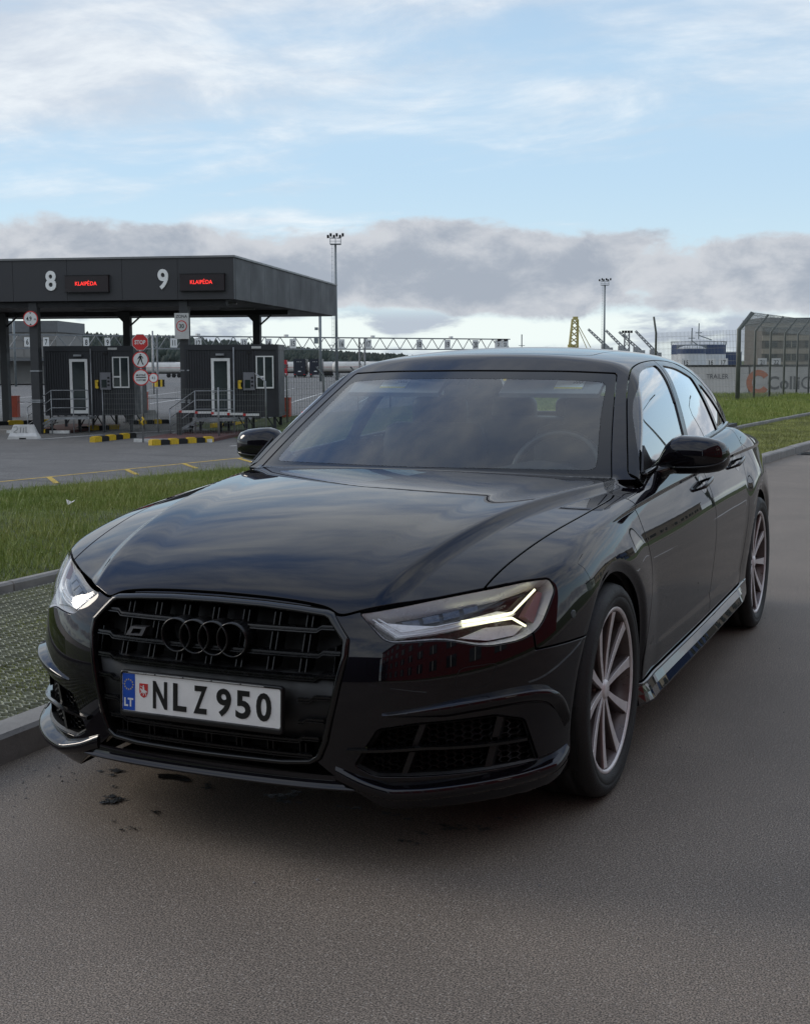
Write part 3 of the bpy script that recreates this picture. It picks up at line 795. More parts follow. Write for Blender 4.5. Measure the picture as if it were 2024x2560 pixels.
    # ---- headlights
    for sg in (1, -1):
        def cp(u, z, off=0.):
            P = on_corner(u, z, off); P[:, 0] *= sg; return P
        hp = dense(HEADLIGHT, .01); k = len(hp)
        m = MB()
        ins = inset(hp, .007)
        q1 = cp(hp[:, 0], hp[:, 1], -.004); q2 = cp(ins[:, 0], ins[:, 1], -.03); q3 = cp(ins[:, 0], ins[:, 1], -.06)
        vs, fs = strip([q1, q2, q3])
        if sg > 0: pass
        m.mat(1).add(vs, fs, True)
        # floor of the housing: a grid inside the outline
        us = np.linspace(-.29, .295, 60); zs = np.linspace(.61, .772, 22)
        U, Z = np.meshgrid(us, zs); sd = poly_sd(HEADLIGHT, U.ravel(), Z.ravel())
        P = cp(U.ravel(), Z.ravel(), -.055); ok = sd < -.004
        fs = []; mats = []
        for i in range(21):
            for j in range(59):
                f4 = (i * 60 + j, i * 60 + j + 1, (i + 1) * 60 + j + 1, (i + 1) * 60 + j)
                if all(ok[q] for q in f4): fs.append(f4)
        m.mat(0).add(P, fs, True)
        hl = m.build('headlight', [M['lamp_dark'], M['lamp_rim']], car)
        # pale lower reflector band, swept along the lamp
        def slab(poly, off0, off1, name, mt):
            d = dense(poly, .008); c = d.mean(0); s_ = MB()
            A = cp(d[:, 0], d[:, 1], off0); B = cp(d[:, 0], d[:, 1], off1)
            C_ = [cp(c[0] + (d[:, 0] - c[0]) * w, c[1] + (d[:, 1] - c[1]) * w, off1) for w in (.66, .33)]
            vs, fs = strip([A, B, C_[0], C_[1]]); nn = len(d)
            s_.add(vs, fs, False); s_.add(cp(np.array([c[0]] + list(c[0] + (d[:, 0] - c[0]) * .33)), np.array([c[1]] + list(c[1] + (d[:, 1] - c[1]) * .33)), off1), [(0, 1 + (i + 1) % nn, 1 + i) for i in range(nn)], False)
            return s_.build(name, mt, hl)
        slab([(-.262, .698), (-.215, .654), (-.10, .662), (0, .672), (.135, .678), (.165, .69), (.10, .706), (-.02, .695), (-.12, .681), (-.19, .677), (-.235, .700)], -.055, -.032, 'reflector', M['lamp_pale'])
        slab([(.055, .663), (.150, .660), (.185, .650), (.150, .630), (.06, .626), (-.03, .642)], -.055, -.030, 'reflector', M['lamp_pale'])
        slab([(.188, .678), (.252, .744), (.268, .735), (.222, .655)], -.05, -.026, 'reflector', M['lamp_satin_reflected_red'])
        slab([(-.205, .686), (-.12, .688), (-.02, .702), (.10, .713), (.145, .706), (.222, .760), (.10, .757), (-.10, .730), (-.20, .712)], -.055, -.044, 'lamp_bezel', M['bezel'])
        for uu, zz, w in ((-.165, .698, .030), (-.105, .709, .030), (-.045, .718, .030), (.015, .728, .028)):
            slab([(uu - w * .8, zz - .012), (uu + w * .8, zz - .006), (uu + w * .9, zz + .014), (uu - w * .7, zz + .008)], -.055, -.036, 'projector_lens', M['lamp_lens'])
        # light guides
        def guide(pts, off, r, mt, nm='light_guide'):
            d = dense(pts, .012, False); s_ = MB(); s_.tube(cp(d[:, 0], d[:, 1], off), r, 8); return s_.build(nm, mt, hl)
        lit = M['drl'] if sg > 0 else M['drl_dim']
        guide([(.238, .750), (.146, .694), (.10, .690), (-.024, .688)], -.022, .0037, lit)
        guide([(-.024, .676), (.10, .679), (.142, .679), (.188, .651)], -.022, .0037, lit)
        guide([(-.024, .688), (-.12, .677), (-.20, .668), (-.250, .705)], -.022, .0028, M['guide'])
        guide([(-.024, .676), (-.12, .664), (-.212, .656), (-.264, .703)], -.022, .0028, M['guide'])
        v, t = V, T
        c = V[T].mean(1); mm = (c[:, 1] < -.2) & (c[:, 2] > .5) & (c[:, 2] < .9); u_, inv = np.unique(T[mm], return_inverse=True)
        lens = cut_panel(V[u_], inv.reshape(-1, 3), [f_hl], gap=.004, depth=.0)
        if sg < 0: lens = flip(*lens)
        link('lens', np_mesh('lens', *lens), M['lens'], hl)
        if sg > 0: tag(hl, 'left headlight with its daytime running strip lit')
    # ---- lower intakes
    for sg in (1, -1):
        def fp(xx, zz, off=0.):
            P = on_front(np.abs(np.atleast_1d(xx)), zz, off); P[:, 0] *= sg; return P
        ip = dense(INTAKE, .012); n = len(ip)
        m = MB(); ii = inset(ip, .006)
        rings = [fp(ip[:, 0], ip[:, 1], -.001), fp(ii[:, 0], ii[:, 1], -.012), fp(ii[:, 0], ii[:, 1], -.085)]
        vs, fs = strip(rings); m.add(vs, fs, False); m.add(rings[2], [tuple(range(n))])
        intake = m.build('air_intake', M['satin'], car)
        # honeycomb mesh
        m = MB(); R_ = .0100; cells = 0
        for i in range(-1, 34):
            for j in range(-1, 12):
                cx = .44 + i * R_ * 1.5 * 1.25; cz = .262 + j * R_ * math.sqrt(3) + (R_ * math.sqrt(3) / 2 if i % 2 else 0)
                if poly_sd(INTAKE, np.array([cx]), np.array([cz]))[0] > -.006: continue
                a = [(cx + 1.25 * R_ * math.cos(q * math.pi / 3), cz + R_ * math.sin(q * math.pi / 3)) for q in range(6)]
                s2 = [(cx + 1.25 * (R_ - .0016) * math.cos(q * math.pi / 3), cz + (R_ - .0016) * math.sin(q * math.pi / 3)) for q in range(6)]
                a, s2 = np.array(a), np.array(s2)
                vs, fs = strip([fp(a[:, 0], a[:, 1], -.034), fp(s2[:, 0], s2[:, 1], -.032), fp(s2[:, 0], s2[:, 1], -.05)]); m.add(vs, fs)
        o = m.build('honeycomb_mesh', M['comb'], intake); o['kind'] = 'stuff'
        for (x0, x1) in ((.606, .556), (.770, .742)):
            for za, zb, ft in ((.415, .354, 0), (.335, .268, 1)):
                xa = x0 + (x1 - x0) * (.415 - za) / .15; xb = x0 + (x1 - x0) * (.415 - zb) / .15
                m = MB(); A = fp([xa, xa + .014], za, -.010); B = fp([xb, xb + .014], zb, -.010)
                A2 = A + [0, .07, 0]; B2 = B + [0, .07, 0]
                m.add([A[0], A[1], B[1], B[0], A2[0], A2[1], B2[1], B2[0]], [(0, 1, 2, 3), (0, 3, 7, 4), (1, 5, 6, 2), (0, 4, 5, 1), (3, 2, 6, 7)]); m.build('divider', M['satin'], intake)
        xs = np.concatenate([[.428], np.linspace(.445, .832, 30)]); m = MB(); zf = np.interp(xs, [.43, .62, .84], [.343, .350, .333])
        rings = [fp(xs, zf + .004, -.05), fp(xs, zf + .006, .004), fp(xs, zf + .003, .014 ), fp(xs, zf - .005, .012), fp(xs, zf - .009, -.01), fp(xs, zf - .009, -.05)]
        vs, fs = strip(rings, False); m.add(vs, fs, False); m.build('intake_fin', M['gloss'], intake)
        # upper blade: a shelf that grows out of the bumper and turns down at the corner
        def blade(pu, widths, drop, name):
            pass
        u0 = np.linspace(0, 1, 40)
        xb = np.interp(u0, [0, .25, .5, .75, .9, 1], [.472, .60, .72, .82, .862, .885]); zb_ = Spl([(0, .444), (.25, .468), (.5, .480), (.72, .476), (.85, .455), (.93, .425), (1, .385)])(u0)
        w = .034 * np.sin(np.clip(u0 * 1.25, 0, 1) * math.pi / 2) ** .8 * np.interp(u0, [0, .8, 1], [1, 1, .5]) + .0006
        P = shoot(np.stack([xb * .6, -.35 + 0 * xb, zb_], 1), np.stack([xb * .55, np.interp(u0, [0, 1], [-.60, -.12]), 0 * xb], 1))
        N = field_normal(P); N[:, 2] = 0; N /= np.linalg.norm(N, axis=1, keepdims=True)
        tz = np.array([0, 0, 1.])
        th = .022 * np.interp(u0, [0, .25, 1], [.2, 1, 1.3])
        rings = [P - N * .01 + tz * (.012 + 0 * w)[:, None] * np.interp(u0, [0, .3, 1], [0.2, 1, 1])[:, None], P + N * (w * .15)[:, None] + tz * .004, P + N * (w * .8)[:, None] - tz * (.002 + .0 * w)[:, None], P + N * w[:, None] - tz * (.25 * th)[:, None], P + N * (w * .92)[:, None] - tz * th[:, None], P - N * .004 - tz * (th * 1.9)[:, None]]
        m = MB(); vs, fs = strip([r * [sg, 1, 1] for r in rings], False); k0 = len(rings[0]); m.add(vs, fs, True); m.add(vs[0::k0], [tuple(range(len(rings)))]); m.add(vs[k0 - 1::k0], [tuple(range(len(rings)))]); m.build('bumper_blade', M['paint'], bumper)
        # lower lip at the corner
        xs = np.array([.349, .40, .453, .50, .56, .64, .72, .79, .84, .875, .895]); ztp = np.array([.288, .262, .243, .242, .244, .246, .247, .250, .254, .262, .272])
        s_ = np.linspace(0, 1, 44); xi = np.interp(s_, np.linspace(0, 1, 11), xs); zi = np.interp(s_, np.linspace(0, 1, 11), ztp)
        P = shoot(np.stack([xi * .6, -.35 + 0 * xi, zi], 1), np.stack([xi * .55, np.interp(s_, [0, 1], [-.60, -.10]), 0 * xi], 1))
        N = field_normal(P); N[:, 2] = 0; N /= np.linalg.norm(N, axis=1, keepdims=True)
        pr_ = np.interp(s_, [0, .2, .8, 1], [.006, .034, .036, .010])[:, None]
        rings = [P - N * .012 + tz * .016, P + N * pr_ * .3 + tz * .006, P + N * pr_ * .85 + tz * 0, P + N * pr_ - tz * .004, P + N * pr_ - tz * .020, P + N * pr_ * .7 - tz * .034, P - N * .03 - tz * .040]
        m = MB(); vs, fs = strip([r * [sg, 1, 1] for r in rings], False); k0 = len(rings[0]); m.add(vs, fs, True); m.add(vs[0::k0], [tuple(range(len(rings)))]); m.add(vs[k0 - 1::k0], [tuple(range(len(rings)))]); m.build('front_splitter', M['paint'], bumper)
        # tow eye cover seam and parking sensor
        if sg > 0:
            tp = rounded([(.690, .562), (.775, .566), (.756, .503), (.684, .499)], .02, 6); tp = dense(tp, .006)
            m = MB(); A = fp(tp[:, 0], tp[:, 1], .0006); B = fp(inset(tp, .0022)[:, 0], inset(tp, .0022)[:, 1], .0006); vs, fs = strip([A, B]); m.add(vs, fs); m.build('tow_cover', M['dark'], bumper)
        P = on_side([-.384], .657, .0); N = field_normal(P)
        m = MB(); a_ = np.linspace(0, 2 * math.pi, 20, endpoint=False)
        e1 = np.cross(N[0], tz); e1 /= np.linalg.norm(e1); e2 = np.cross(e1, N[0])
        rg = [np.array([P[0] + N[0] * h + r * (e1 * math.cos(q) + e2 * math.sin(q)) for q in a_]) * [sg, 1, 1] for r, h in ((.0125, -.004), (.0125, .0012), (.0105, .002))]
        vs, fs = strip(rg); m.add(vs, fs, True); m.add(rg[2], [tuple(range(20))]); m.build('parking_sensor', M['sensor'], car)
    # centre splitter under the grille
    xs = np.linspace(-.46, .46, 60); m = MB()
    rings = [on_front(xs, .268, .001), on_front(xs, .246, .004), on_front(xs, .238, .009), on_front(xs, .2345, .016), on_front(xs, .2305, .0165), on_front(xs, .225, .008), on_front(xs, .216, -.08)]
    vs, fs = strip(rings, False); m.add(vs, fs, True); m.build('front_lip', M['paint'], bumper)

# ---------------------------------------------------------------- flanks: skirts, handles, mirrors
def build_sides(car, doors):
    M = CARM
    for sg in (1, -1):
        ys = np.linspace(.372, 2.53, 80); zt = ZSILL(ys)
        W = side_x(ys, zt)
        e = np.interp(ys, [.372, .46, 2.3, 2.53], [.3, 1, 1, .1])
        def ring(dx, dz): return np.stack([sg * (W + dx * e), ys, zt + dz], 1)
        m = MB(); vs, fs = strip([ring(-.03, -.004), ring(.004, -.006), ring(.010, -.009), ring(.0105, -.0135), ring(.004, -.017), ring(.006, -.021), ring(.020, -.047), ring(.0325, -.074), ring(.0315, -.080), ring(.02, -.084), ring(-.20, -.09)], False)
        m.add(vs, fs, False); o = m.build('side_skirt', M['skirt'], car)
        for (d, d2), yc, zc in ((doors[0], 1.535, .868), (doors[1], 2.375, .897)):
            dd = d if sg > 0 else d2
            yy = np.linspace(-.118, .118, 26); c = on_side(yc + yy, zc + .012 * (yy / .118), 0)
            N = field_normal(c); lift = .034 * np.clip(1 - (np.abs(yy) / .118) ** 4, 0, 1) ** .5
            P = (c + N * lift[:, None]) * [sg, 1, 1]
            m = MB(); m.tube(P, np.interp(np.abs(yy), [0, .08, .118], [.0125, .0125, .006]), 12, r2=.62, up=(1, 0, 0)); m.build('handle', M['paint'], dd)
            # the hollow behind the handle
            a_ = np.linspace(0, 2 * math.pi, 28, endpoint=False); rg = []
            for r, h in ((1, .0006), (.8, -.002 + .0028), (.5, .0010), (.12, .0011)):
                rg.append(on_side(yc + .01 + .055 * r * np.cos(a_), zc + .036 * r * np.sin(a_), h) * [sg, 1, 1])
            m = MB(); vs, fs = strip(rg); m.add(vs, fs, True); m.build('handle_cup', M['cup'], dd)
        # belt moulding
        yb = np.linspace(.74, 2.98, 60); zb = BELT(yb) + .006
        xb = glass_x(yb, zb) + .006
        m = MB(); m.tube(np.stack([sg * xb, yb, zb], 1), .011, 6, r2=.6); m.build('belt_moulding', M['trim'], car)
        # mirror
        DY, DZ = .085, -.012
        st = [(a_, b_, c_ + DZ, d_ + DZ, e_ + DY) for a_, b_, c_, d_, e_ in [(.775, .034, .968, .990, .875), (.80, .040, .966, 1.006, .875), (.825, .046, .965, 1.034, .878), (.846, .056, .965, 1.080, .885), (.870, .064, .966, 1.104, .89), (.905, .078, .966, 1.116, .885), (.96, .084, .968, 1.114, .884), (1.01, .080, .972, 1.108, .888), (1.045, .070, .978, 1.098, .897), (1.064, .056, .986, 1.086, .908), (1.075, .036, 1.000, 1.068, .922), (1.079, .014, 1.020, 1.046, .938)]]
        m = MB(); rg = []
        nn = 28
        for X, dep, z0, z1, yf in st:
            ring = []
            for q in range(nn):
                a = 2 * math.pi * q / nn; ca, sa = math.cos(a), math.sin(a)
                py = (-1 if ca > 0 else .30) * abs(ca) ** (.8 if ca > 0 else .5) * dep * .95
                pz = (z0 + z1) / 2 + (z1 - z0) / 2 * (1 if sa > 0 else -1) * abs(sa) ** .75
                ring.append((sg * X, yf + .065 + py, pz))
            rg.append(np.array(ring))
        vs, fs = strip(rg); m.add(vs, fs, True); m.add(rg[0], [tuple(range(nn))]); m.add(rg[-1], [tuple(range(nn))])
        mir = m.build('wing_mirror', M['paint'], car)
        m = MB(); m.tube([(sg * .775, .885, .958), (sg * .81, .92, .960), (sg * .85, .985, .972), (sg * .90, 1.02, .985)], [.030, .030, .030, .03], 12, r2=.75); m.build('mirror_arm', M['gloss'], mir)
        m = MB(); m.tube([(sg * X, yf + .065 - dep * .94, z0 + .030) for X, dep, z0, z1, yf in st[4:11]], .0036, 6); m.build('indicator', M['indicator'], mir)
        m = MB(); gv = [(sg * X, yf + .065 + dep * .30, zz) for X, dep, z0, z1, yf in st[4:10] for zz in (z0 + .014, z1 - .014)]
        m.add(gv, [(2 * i, 2 * i + 1, 2 * i + 3, 2 * i + 2) for i in range(5)]); m.build('mirror_glass', M['mirror'], mir)
        # sail panel in the window's front corner
        m = MB(); q = [(.735, .982), (.855, 1.073), (.905, 1.00)]
        A = [(sg * (float(glass_x(a, b_)) + .002), a, b_) for a, b_ in q]; B = [(sg * (float(glass_x(a, b_)) + .010), a, b_) for a, b_ in q]
        m.add(A + B, [(0, 1, 2), (3, 4, 5), (0, 1, 4, 3), (1, 2, 5, 4), (2, 0, 3, 5)]); m.build('mirror_sail', M['satin'], mir)

# ---------------------------------------------------------------- wheels
def build_wheels(car):
    M = CARM
    first = None
    for ya in AXLE_Y:
        for sg in (1, -1):
            if first is None:
                b = MB(); R = .343
                prof = [(.262, -.105), (.275, -.118), (.300, -.125), (.322, -.122), (.336, -.110), (.342, -.092)]
                for g0 in (-.062, -.0, .062): prof += [(.3432, g0 - .026), (.3432, g0 - .006), (.336, g0 - .005), (.336, g0 + .005), (.3432, g0 + .006)]
                prof += [(.3425, .092), (.337, .110), (.324, .1225), (.310, .1255), (.302, .1255), (.300, .1238), (.297, .1255), (.285, .1235), (.272, .118), (.265, .110), (.262, .100)]
                b.lathe([(r, h) for r, h in prof], 'x', 96)
                w = b.build('wheel', M['tyre'], car); w.location = (sg * .802, ya, AXLE_Z)
                b = MB()
                b.mat(0).lathe([(.262, -.10), (.250, -.06), (.238, .0), (.238, .06), (.247, .095), (.2535, .108)], 'x', 72)
                b.mat(1).lathe([(.2535, .108), (.2545, .1125), (.262, .1145), (.2665, .114), (.268, .110), (.266, .104)], 'x', 96)
                b.build('rim', [M['rim_dark'], M['rim']], w)
                # ten spokes, face machined bright, flanks dark
                sp = MB(); ss = np.linspace(0, 1, 12)
                rad = .030 + (.2500 - .030) * ss
                dep = .090 + .017 * ss - .004 * np.sin(ss * math.pi)      # dished face
                tw = .10 * np.sin(ss * math.pi * .9) * 0 + .16 * (ss ** 2 - ss)      # slight sweep
                hw = np.interp(ss, [0, .12, .5, .9, 1], [.0095, .0090, .0125, .0165, .020])
                rows = []
                for r_, d_, t_, h_ in zip(rad, dep, tw, hw):
                    off = t_ * .02
                    rows.append([(d_ - .052, r_, off - h_ * .9 - .004), (d_ - .008, r_, off - h_ - .0035), (d_ - .0015, r_, off - h_), (d_, r_, off - h_ * .94), (d_, r_, off + h_ * .94), (d_ - .0015, r_, off + h_), (d_ - .008, r_, off + h_ + .0035), (d_ - .052, r_, off + h_ * .9 + .004)])
                R2 = np.array(rows); vs = R2.reshape(-1, 3); fa, fb = [], []
                for i in range(11):
                    for j in range(7):
                        (fb if j in (2, 3, 4) else fa).append((i * 8 + j, i * 8 + j + 1, (i + 1) * 8 + j + 1, (i + 1) * 8 + j))
                sp.mat(0).add(vs, fa, False); sp.mat(1).add(vs, fb, False)
                me = sp.mesh('spoke')
                for q in (M['rim_dark'], M['rim']): me.materials.append(q)
                for k in range(10):
                    s_ = link('spoke', me, None, w); s_.rotation_euler = (math.radians(36 * k + 9), 0, 0)
                b = MB(); b.lathe([(.0, .098), (.024, .098), (.030, .095), (.0335, .088), (.035, .07), (.05, .062), (.062, .05), (.062, -.02)], 'x', 40); b.build('hub_cap', M['rim'], w)
                for k in range(5):
                    b = MB(); a = math.radians(72 * k + 27); b.lathe([(0, .074), (.006, .074), (.0085, .068), (.0085, .05)], 'x', 10, (0, .05 * math.cos(a), .05 * math.sin(a))); b.build('wheel_bolt', M['rim_dark'], w)
                b = MB(); b.lathe([(.06, .012), (.178, .012), (.178, -.016), (.06, -.016)], 'x', 60); b.build('brake_disc', M['disc'], w)
                b = MB(); b.box((0.0, -.135, .05), (.11, .09, .17)); b.build('brake_caliper', M['dark'], w)
                b = MB(); b.lathe([(.0, -.06), (.24, -.06), (.24, -.075), (0, -.075)], 'x', 40); b.build('back_plate', M['dark'], w)
                first = w
            else:
                w = copy_tree(first, car)
                w.location = (sg * .802, ya, AXLE_Z)
                if sg < 0: w.rotation_euler = (0, 0, math.pi)
                elif ya: w.rotation_euler = (.35, 0, 0)

# ---------------------------------------------------------------- cabin seen through the glass
def soft_box(b, c, d, r=.04, n=3):
    """a box with rounded corners"""
    t = np.linspace(-1, 1, 9); vs = []; fs = []
    for ax in range(3):
        for sgn in (-1, 1):
            k = len(vs)
            for p in t:
                for q in t:
                    v = [0, 0, 0]; v[ax] = sgn; v[(ax + 1) % 3] = p; v[(ax + 2) % 3] = q
                    h = np.array(d) / 2; pt = np.array(v) * h; inn = np.clip(pt, -(h - r), h - r); dv = pt - inn; L = np.linalg.norm(dv)
                    vs.append(inn + (dv / L * r if L > 1e-9 else 0) + np.array(c))
            for i in range(8):
                for j in range(8): fs.append((k + i * 9 + j, k + i * 9 + j + 1, k + (i + 1) * 9 + j + 1, k + (i + 1) * 9 + j))
    b.add(vs, fs, True)
def build_cabin(car, screen):
    M = CARM
    for sx in (.37, -.37):
        b = MB(); soft_box(b, (sx, 1.62, .78), (.50, .16, .66), .07); soft_box(b, (sx, 1.36, .50), (.50, .52, .18), .07)
        s = b.build('front_seat', M['seat'], car)
        b = MB(); soft_box(b, (sx, 1.69, 1.135), (.27, .12, .20), .055); b.bar((sx - .06, 1.68, .98), (sx - .06, 1.68, 1.12), .014); b.bar((sx + .06, 1.68, .98), (sx + .06, 1.68, 1.12), .014); b.build('headrest', M['seat'], s)
    b = MB(); soft_box(b, (0, 2.66, .80), (1.30, .18, .60), .07); soft_box(b, (0, 2.35, .52), (1.3, .55, .18), .07); s = b.build('rear_seat', M['seat'], car)
    for sx in (.36, 0, -.36):
        b = MB(); soft_box(b, (sx, 2.72, 1.13), (.25, .11, .15), .05); b.build('headrest', M['seat'], s)
    b = MB(); b.lo((-.70, 2.7, 1.02), (.70, 3.45, 1.04)); b.build('parcel_shelf', M['dash'], car)
    # dashboard with a binnacle, steering wheel
    xs = np.linspace(-.74, .74, 30); b = MB()
    hump = .045 * np.exp(-((xs - .37) / .16) ** 2)
    rings = [np.stack([xs, yy + .25 * xs ** 2 * 0 + wind_y(xs, .96) * 0, zz + hump * w], 1) for yy, zz, w in ((.62, .935, 0), (.78, .945, .5), (.92, .955, 1), (1.0, .93, .9), (1.02, .80, .2), (.95, .55, 0))]
    vs, fs = strip(rings, False); b.add(vs, fs, True); b.build('dashboard', M['dash'], car)
    b = MB(); a_ = np.linspace(0, 2 * math.pi, 40, endpoint=False); tilt = math.radians(24)
    c = np.array([.385, 1.09, .925]); r = .187
    b.tube([c + [r * math.cos(q), r * math.sin(q) * math.sin(tilt), r * math.sin(q) * math.cos(tilt)] for q in a_], .0155, 10, closed=True)
    b.build('steering_wheel', M['wheel_rim'], car)
    b = MB(); soft_box(b, (.385, 1.08, .915), (.16, .06, .13), .03); b.bar((.22, 1.09, .925), (.55, 1.09, .925), .03); b.build('airbag_hub', M['dash'], car)
    # roof lining, visors with pale labels, mirror
    b = MB()
    xs = np.linspace(-.52, .52, 12); ys = np.linspace(1.22, 2.7, 14); vs = [(xx, yy, float(roof_z(xx, yy)) - .045) for yy in ys for xx in xs]
    b.grid(vs, 14, 12); b.build('roof_lining', M['lining'], car)
    for sx, lx in ((.345, .42), (-.345, -.36)):
        rot = .52; vc = np.array([sx, 1.165, 1.288]); ax = np.array([0, math.cos(rot), math.sin(rot)]); nr = np.array([0, -math.sin(rot), math.cos(rot)])
        b = MB(); b.box(vc, (.42, .15, .020), rx=rot); v = b.build('sun_visor', M['lining'], car)
        def flat(u, w, du, dw, h, nm, mt, par): q = MB(); q.box(np.array([u, 0, 0]) + vc * [0, 1, 1] + ax * w + nr * h, (du, dw, .002), rx=rot); return q.build(nm, mt, par)
        st = flat(lx, -.012, .118, .062, .0115, 'visor_label', M['label'], v); flat(lx, -.037, .118, .010, .013, 'yellow_stripe', M['label_y'], st)
        for k in range(6): flat(lx + .014 + k * .0068, .006 + .003 * (k % 2), .0042, .012, .013, 'print_mark', M['dark'], st)
    b = MB(); b.tube([(0, 1.165, 1.335), (-.004, 1.135, 1.295), (-.01, 1.145, 1.270)], [.024, .018, .012], 10); soft_box(b, (-.015, 1.15, 1.262), (.23, .035, .058), .016)
    b.build('rear_view_mirror', M['dash'], car)

def glass_mat(name, tint, fres_boost=1.0, alpha_col=None):
    m = bpy.data.materials.new(name); m.use_nodes = True; t = NT(m.node_tree); t.n.clear()
    out = t.node('ShaderNodeOutputMaterial')
    bf = t.node('ShaderNodeNewGeometry').outputs['Backfacing']; fr = t.node('ShaderNodeFresnel', {'IOR': t.math('ADD', 1.5, t.math('MULTIPLY', bf, 1 / 1.5 - 1.5))})
    tr = t.node('ShaderNodeBsdfTransparent', {'Color': (*tint, 1)}); gl = t.node('ShaderNodeBsdfGlossy', {'Color': (1, 1, 1, 1), 'Roughness': .004})
    f = t.math('MULTIPLY', fr.outputs[0], fres_boost, clamp=True)
    mx = t.node('ShaderNodeMixShader', {0: f, 1: tr.outputs[0], 2: gl.outputs[0]}); t.l.new(mx.outputs[0], out.inputs[0])
    m.diffuse_color = (*tint, .4); return m
CARM = {}
def car_materials():
    c = CARM
    def paint(IOR=1.52, name='black_paint'):
        m = bpy.data.materials.new(name); m.use_nodes = True; t = NT(m.node_tree); t.n.clear()
        out = t.node('ShaderNodeOutputMaterial'); tc = t.node('ShaderNodeTexCoord').outputs['Object']
        n = t.noise(tc, 5.5, 3., .5); bp = t.node('ShaderNodeBump', {'Height': n, 'Strength': .010, 'Distance': .015})
        d = t.noise(tc, 60., 5., .7)
        bf = t.node('ShaderNodeNewGeometry').outputs['Backfacing']; ior = t.math('ADD', IOR, t.math('MULTIPLY', bf, 1 / IOR - IOR))
        fr = t.node('ShaderNodeFresnel', {'IOR': ior, 'Normal': bp.outputs[0]})
        base = t.node('ShaderNodeBsdfDiffuse', {'Color': (.0035, .0031, .0042, 1)}); flake = t.node('ShaderNodeBsdfGlossy', {'Color': (.0025, .002, .004, 1), 'Roughness': .4})
        under = t.node('ShaderNodeAddShader', {0: base.outputs[0], 1: flake.outputs[0]})
        top = t.node('ShaderNodeBsdfGlossy', {'Color': (1, 1, 1, 1), 'Roughness': t.step(d, .5, .85, .006, .03), 'Normal': bp.outputs[0]})
        mx = t.node('ShaderNodeMixShader', {0: fr.outputs[0], 1: under.outputs[0], 2: top.outputs[0]}); t.l.new(mx.outputs[0], out.inputs[0])
        m.diffuse_color = (.01, .01, .012, 1)
        return m
    c['paint'] = paint()
    c['gloss'] = mat('gloss_black', (.004, .004, .0045), .07, spec=.6, var=.2, vscale=30)
    c['trim'] = mat('black_trim', (.006, .006, .007), .12, spec=.5, var=.2, vscale=20)
    c['satin'] = mat('satin_black_plastic', (.006, .006, .0065), .42, bump=.05, bscale=400, var=.2, vscale=20)
    c['grille'] = mat('dark_grille', (.004, .004, .004), .6, var=.2)
    c['bar'] = mat('grille_bar_black', (.004, .004, .0045), .24, spec=.45, var=.3, vscale=30)
    c['ring'] = mat('emblem_black', (.005, .005, .0055), .32, spec=.5, var=.2, vscale=60)
    c['badge'] = mat('badge_grey', (.03, .03, .033), .4, metal=.2, var=.2, vscale=60)
    c['comb'] = mat('honeycomb_black', (.004, .004, .0042), .45, spec=.35, var=.2, vscale=50)
    c['dark'] = mat('dark_underside', (.006, .006, .006), .8, var=.2)
    c['plate'] = mat('plate_white', (.80, .80, .78), .35, var=.05, vscale=20, bump=.03, bscale=60)
    c['letter'] = mat('plate_black', (.006, .006, .006), .4, var=.1)
    c['blue'] = mat('plate_blue', (.012, .075, .42), .35, var=.08, vscale=30); c['star'] = mat('star_yellow', (.55, .45, .15), .5, var=.1); c['white'] = mat('print_white', (.7, .7, .68), .5, var=.05)
    c['red'] = mat('shield_red', (.50, .03, .03), .45, var=.1); c['silver'] = mat('slot_silver', (.55, .55, .54), .25, metal=.4, var=.1)
    c['side_glass'] = glass_mat('tinted_side_glass', (.42, .47, .46), 2.3)
    c['screen'] = glass_mat('windscreen_glass', (.78, .86, .85), 1.8)
    c['rear_glass'] = glass_mat('rear_window_glass', (.75, .82, .78), 1.)
    c['frit'] = mat('black_screen_border', (.006, .006, .007), .05, spec=.5, var=.1)
    c['black_glass'] = mat('black_glass_roof', (.004, .004, .005), .03, spec=.6, var=.1)
    c['lamp_dark'] = mat('lamp_housing', (.045, .042, .044), .3, metal=.2, var=.2, vscale=40)
    c['lamp_pale'] = mat('lamp_reflector', (.80, .80, .81), .35, metal=.1, var=.08, vscale=60)
    c['lamp_satin_reflected_red'] = mat('lamp_satin_reflected_red', (.34, .20, .205), .35, metal=.4, bump=.2, bscale=500, var=.1)  # reddish base colour stands in for the brick building mirrored in the lamp
    c['lamp_lens'] = mat('projector', (.10, .10, .11), .06, metal=.7, var=.3, vscale=60)
    c['guide'] = mat('clear_light_guide', (.75, .76, .78), .15, metal=.2, var=.05)
    c['drl'] = mat('daytime_light', (.9, .9, .8), .3, emit=1.15, ecol=(1, .97, .62), var=.05)
    c['drl_dim'] = mat('daytime_light_seen_from_the_side', (.85, .86, .88), .2, emit=.12, ecol=(1, .98, .9), var=.05)
    c['lamp_rim'] = mat('lamp_rim_grey', (.60, .60, .61), .3, metal=.2, var=.02, vscale=10)
    c['bezel'] = mat('dark_lamp_bezel', (.012, .010, .011), .15, spec=.5, var=.3, vscale=50)
    c['lens'] = glass_mat('lamp_lens_clear', (.93, .94, .95), 1.)
    c['skirt'] = paint(2.1, 'skirt_gloss')
    c['cup'] = mat('handle_hollow', (.004, .004, .005), .06, coat=.6, var=.1)
    c['indicator'] = mat('mirror_indicator', (.02, .02, .02), .12, var=.1)
    c['mirror'] = mat('mirror_silver', (.8, .82, .84), .01, metal=1., var=.02)
    c['sensor'] = mat('sensor_grey', (.035, .040, .048), .30, coat=.4, var=.1)
    c['tyre'] = mat('tyre_rubber', (.012, .012, .012), .62, bump=.25, bscale=160, var=.35, vscale=9)
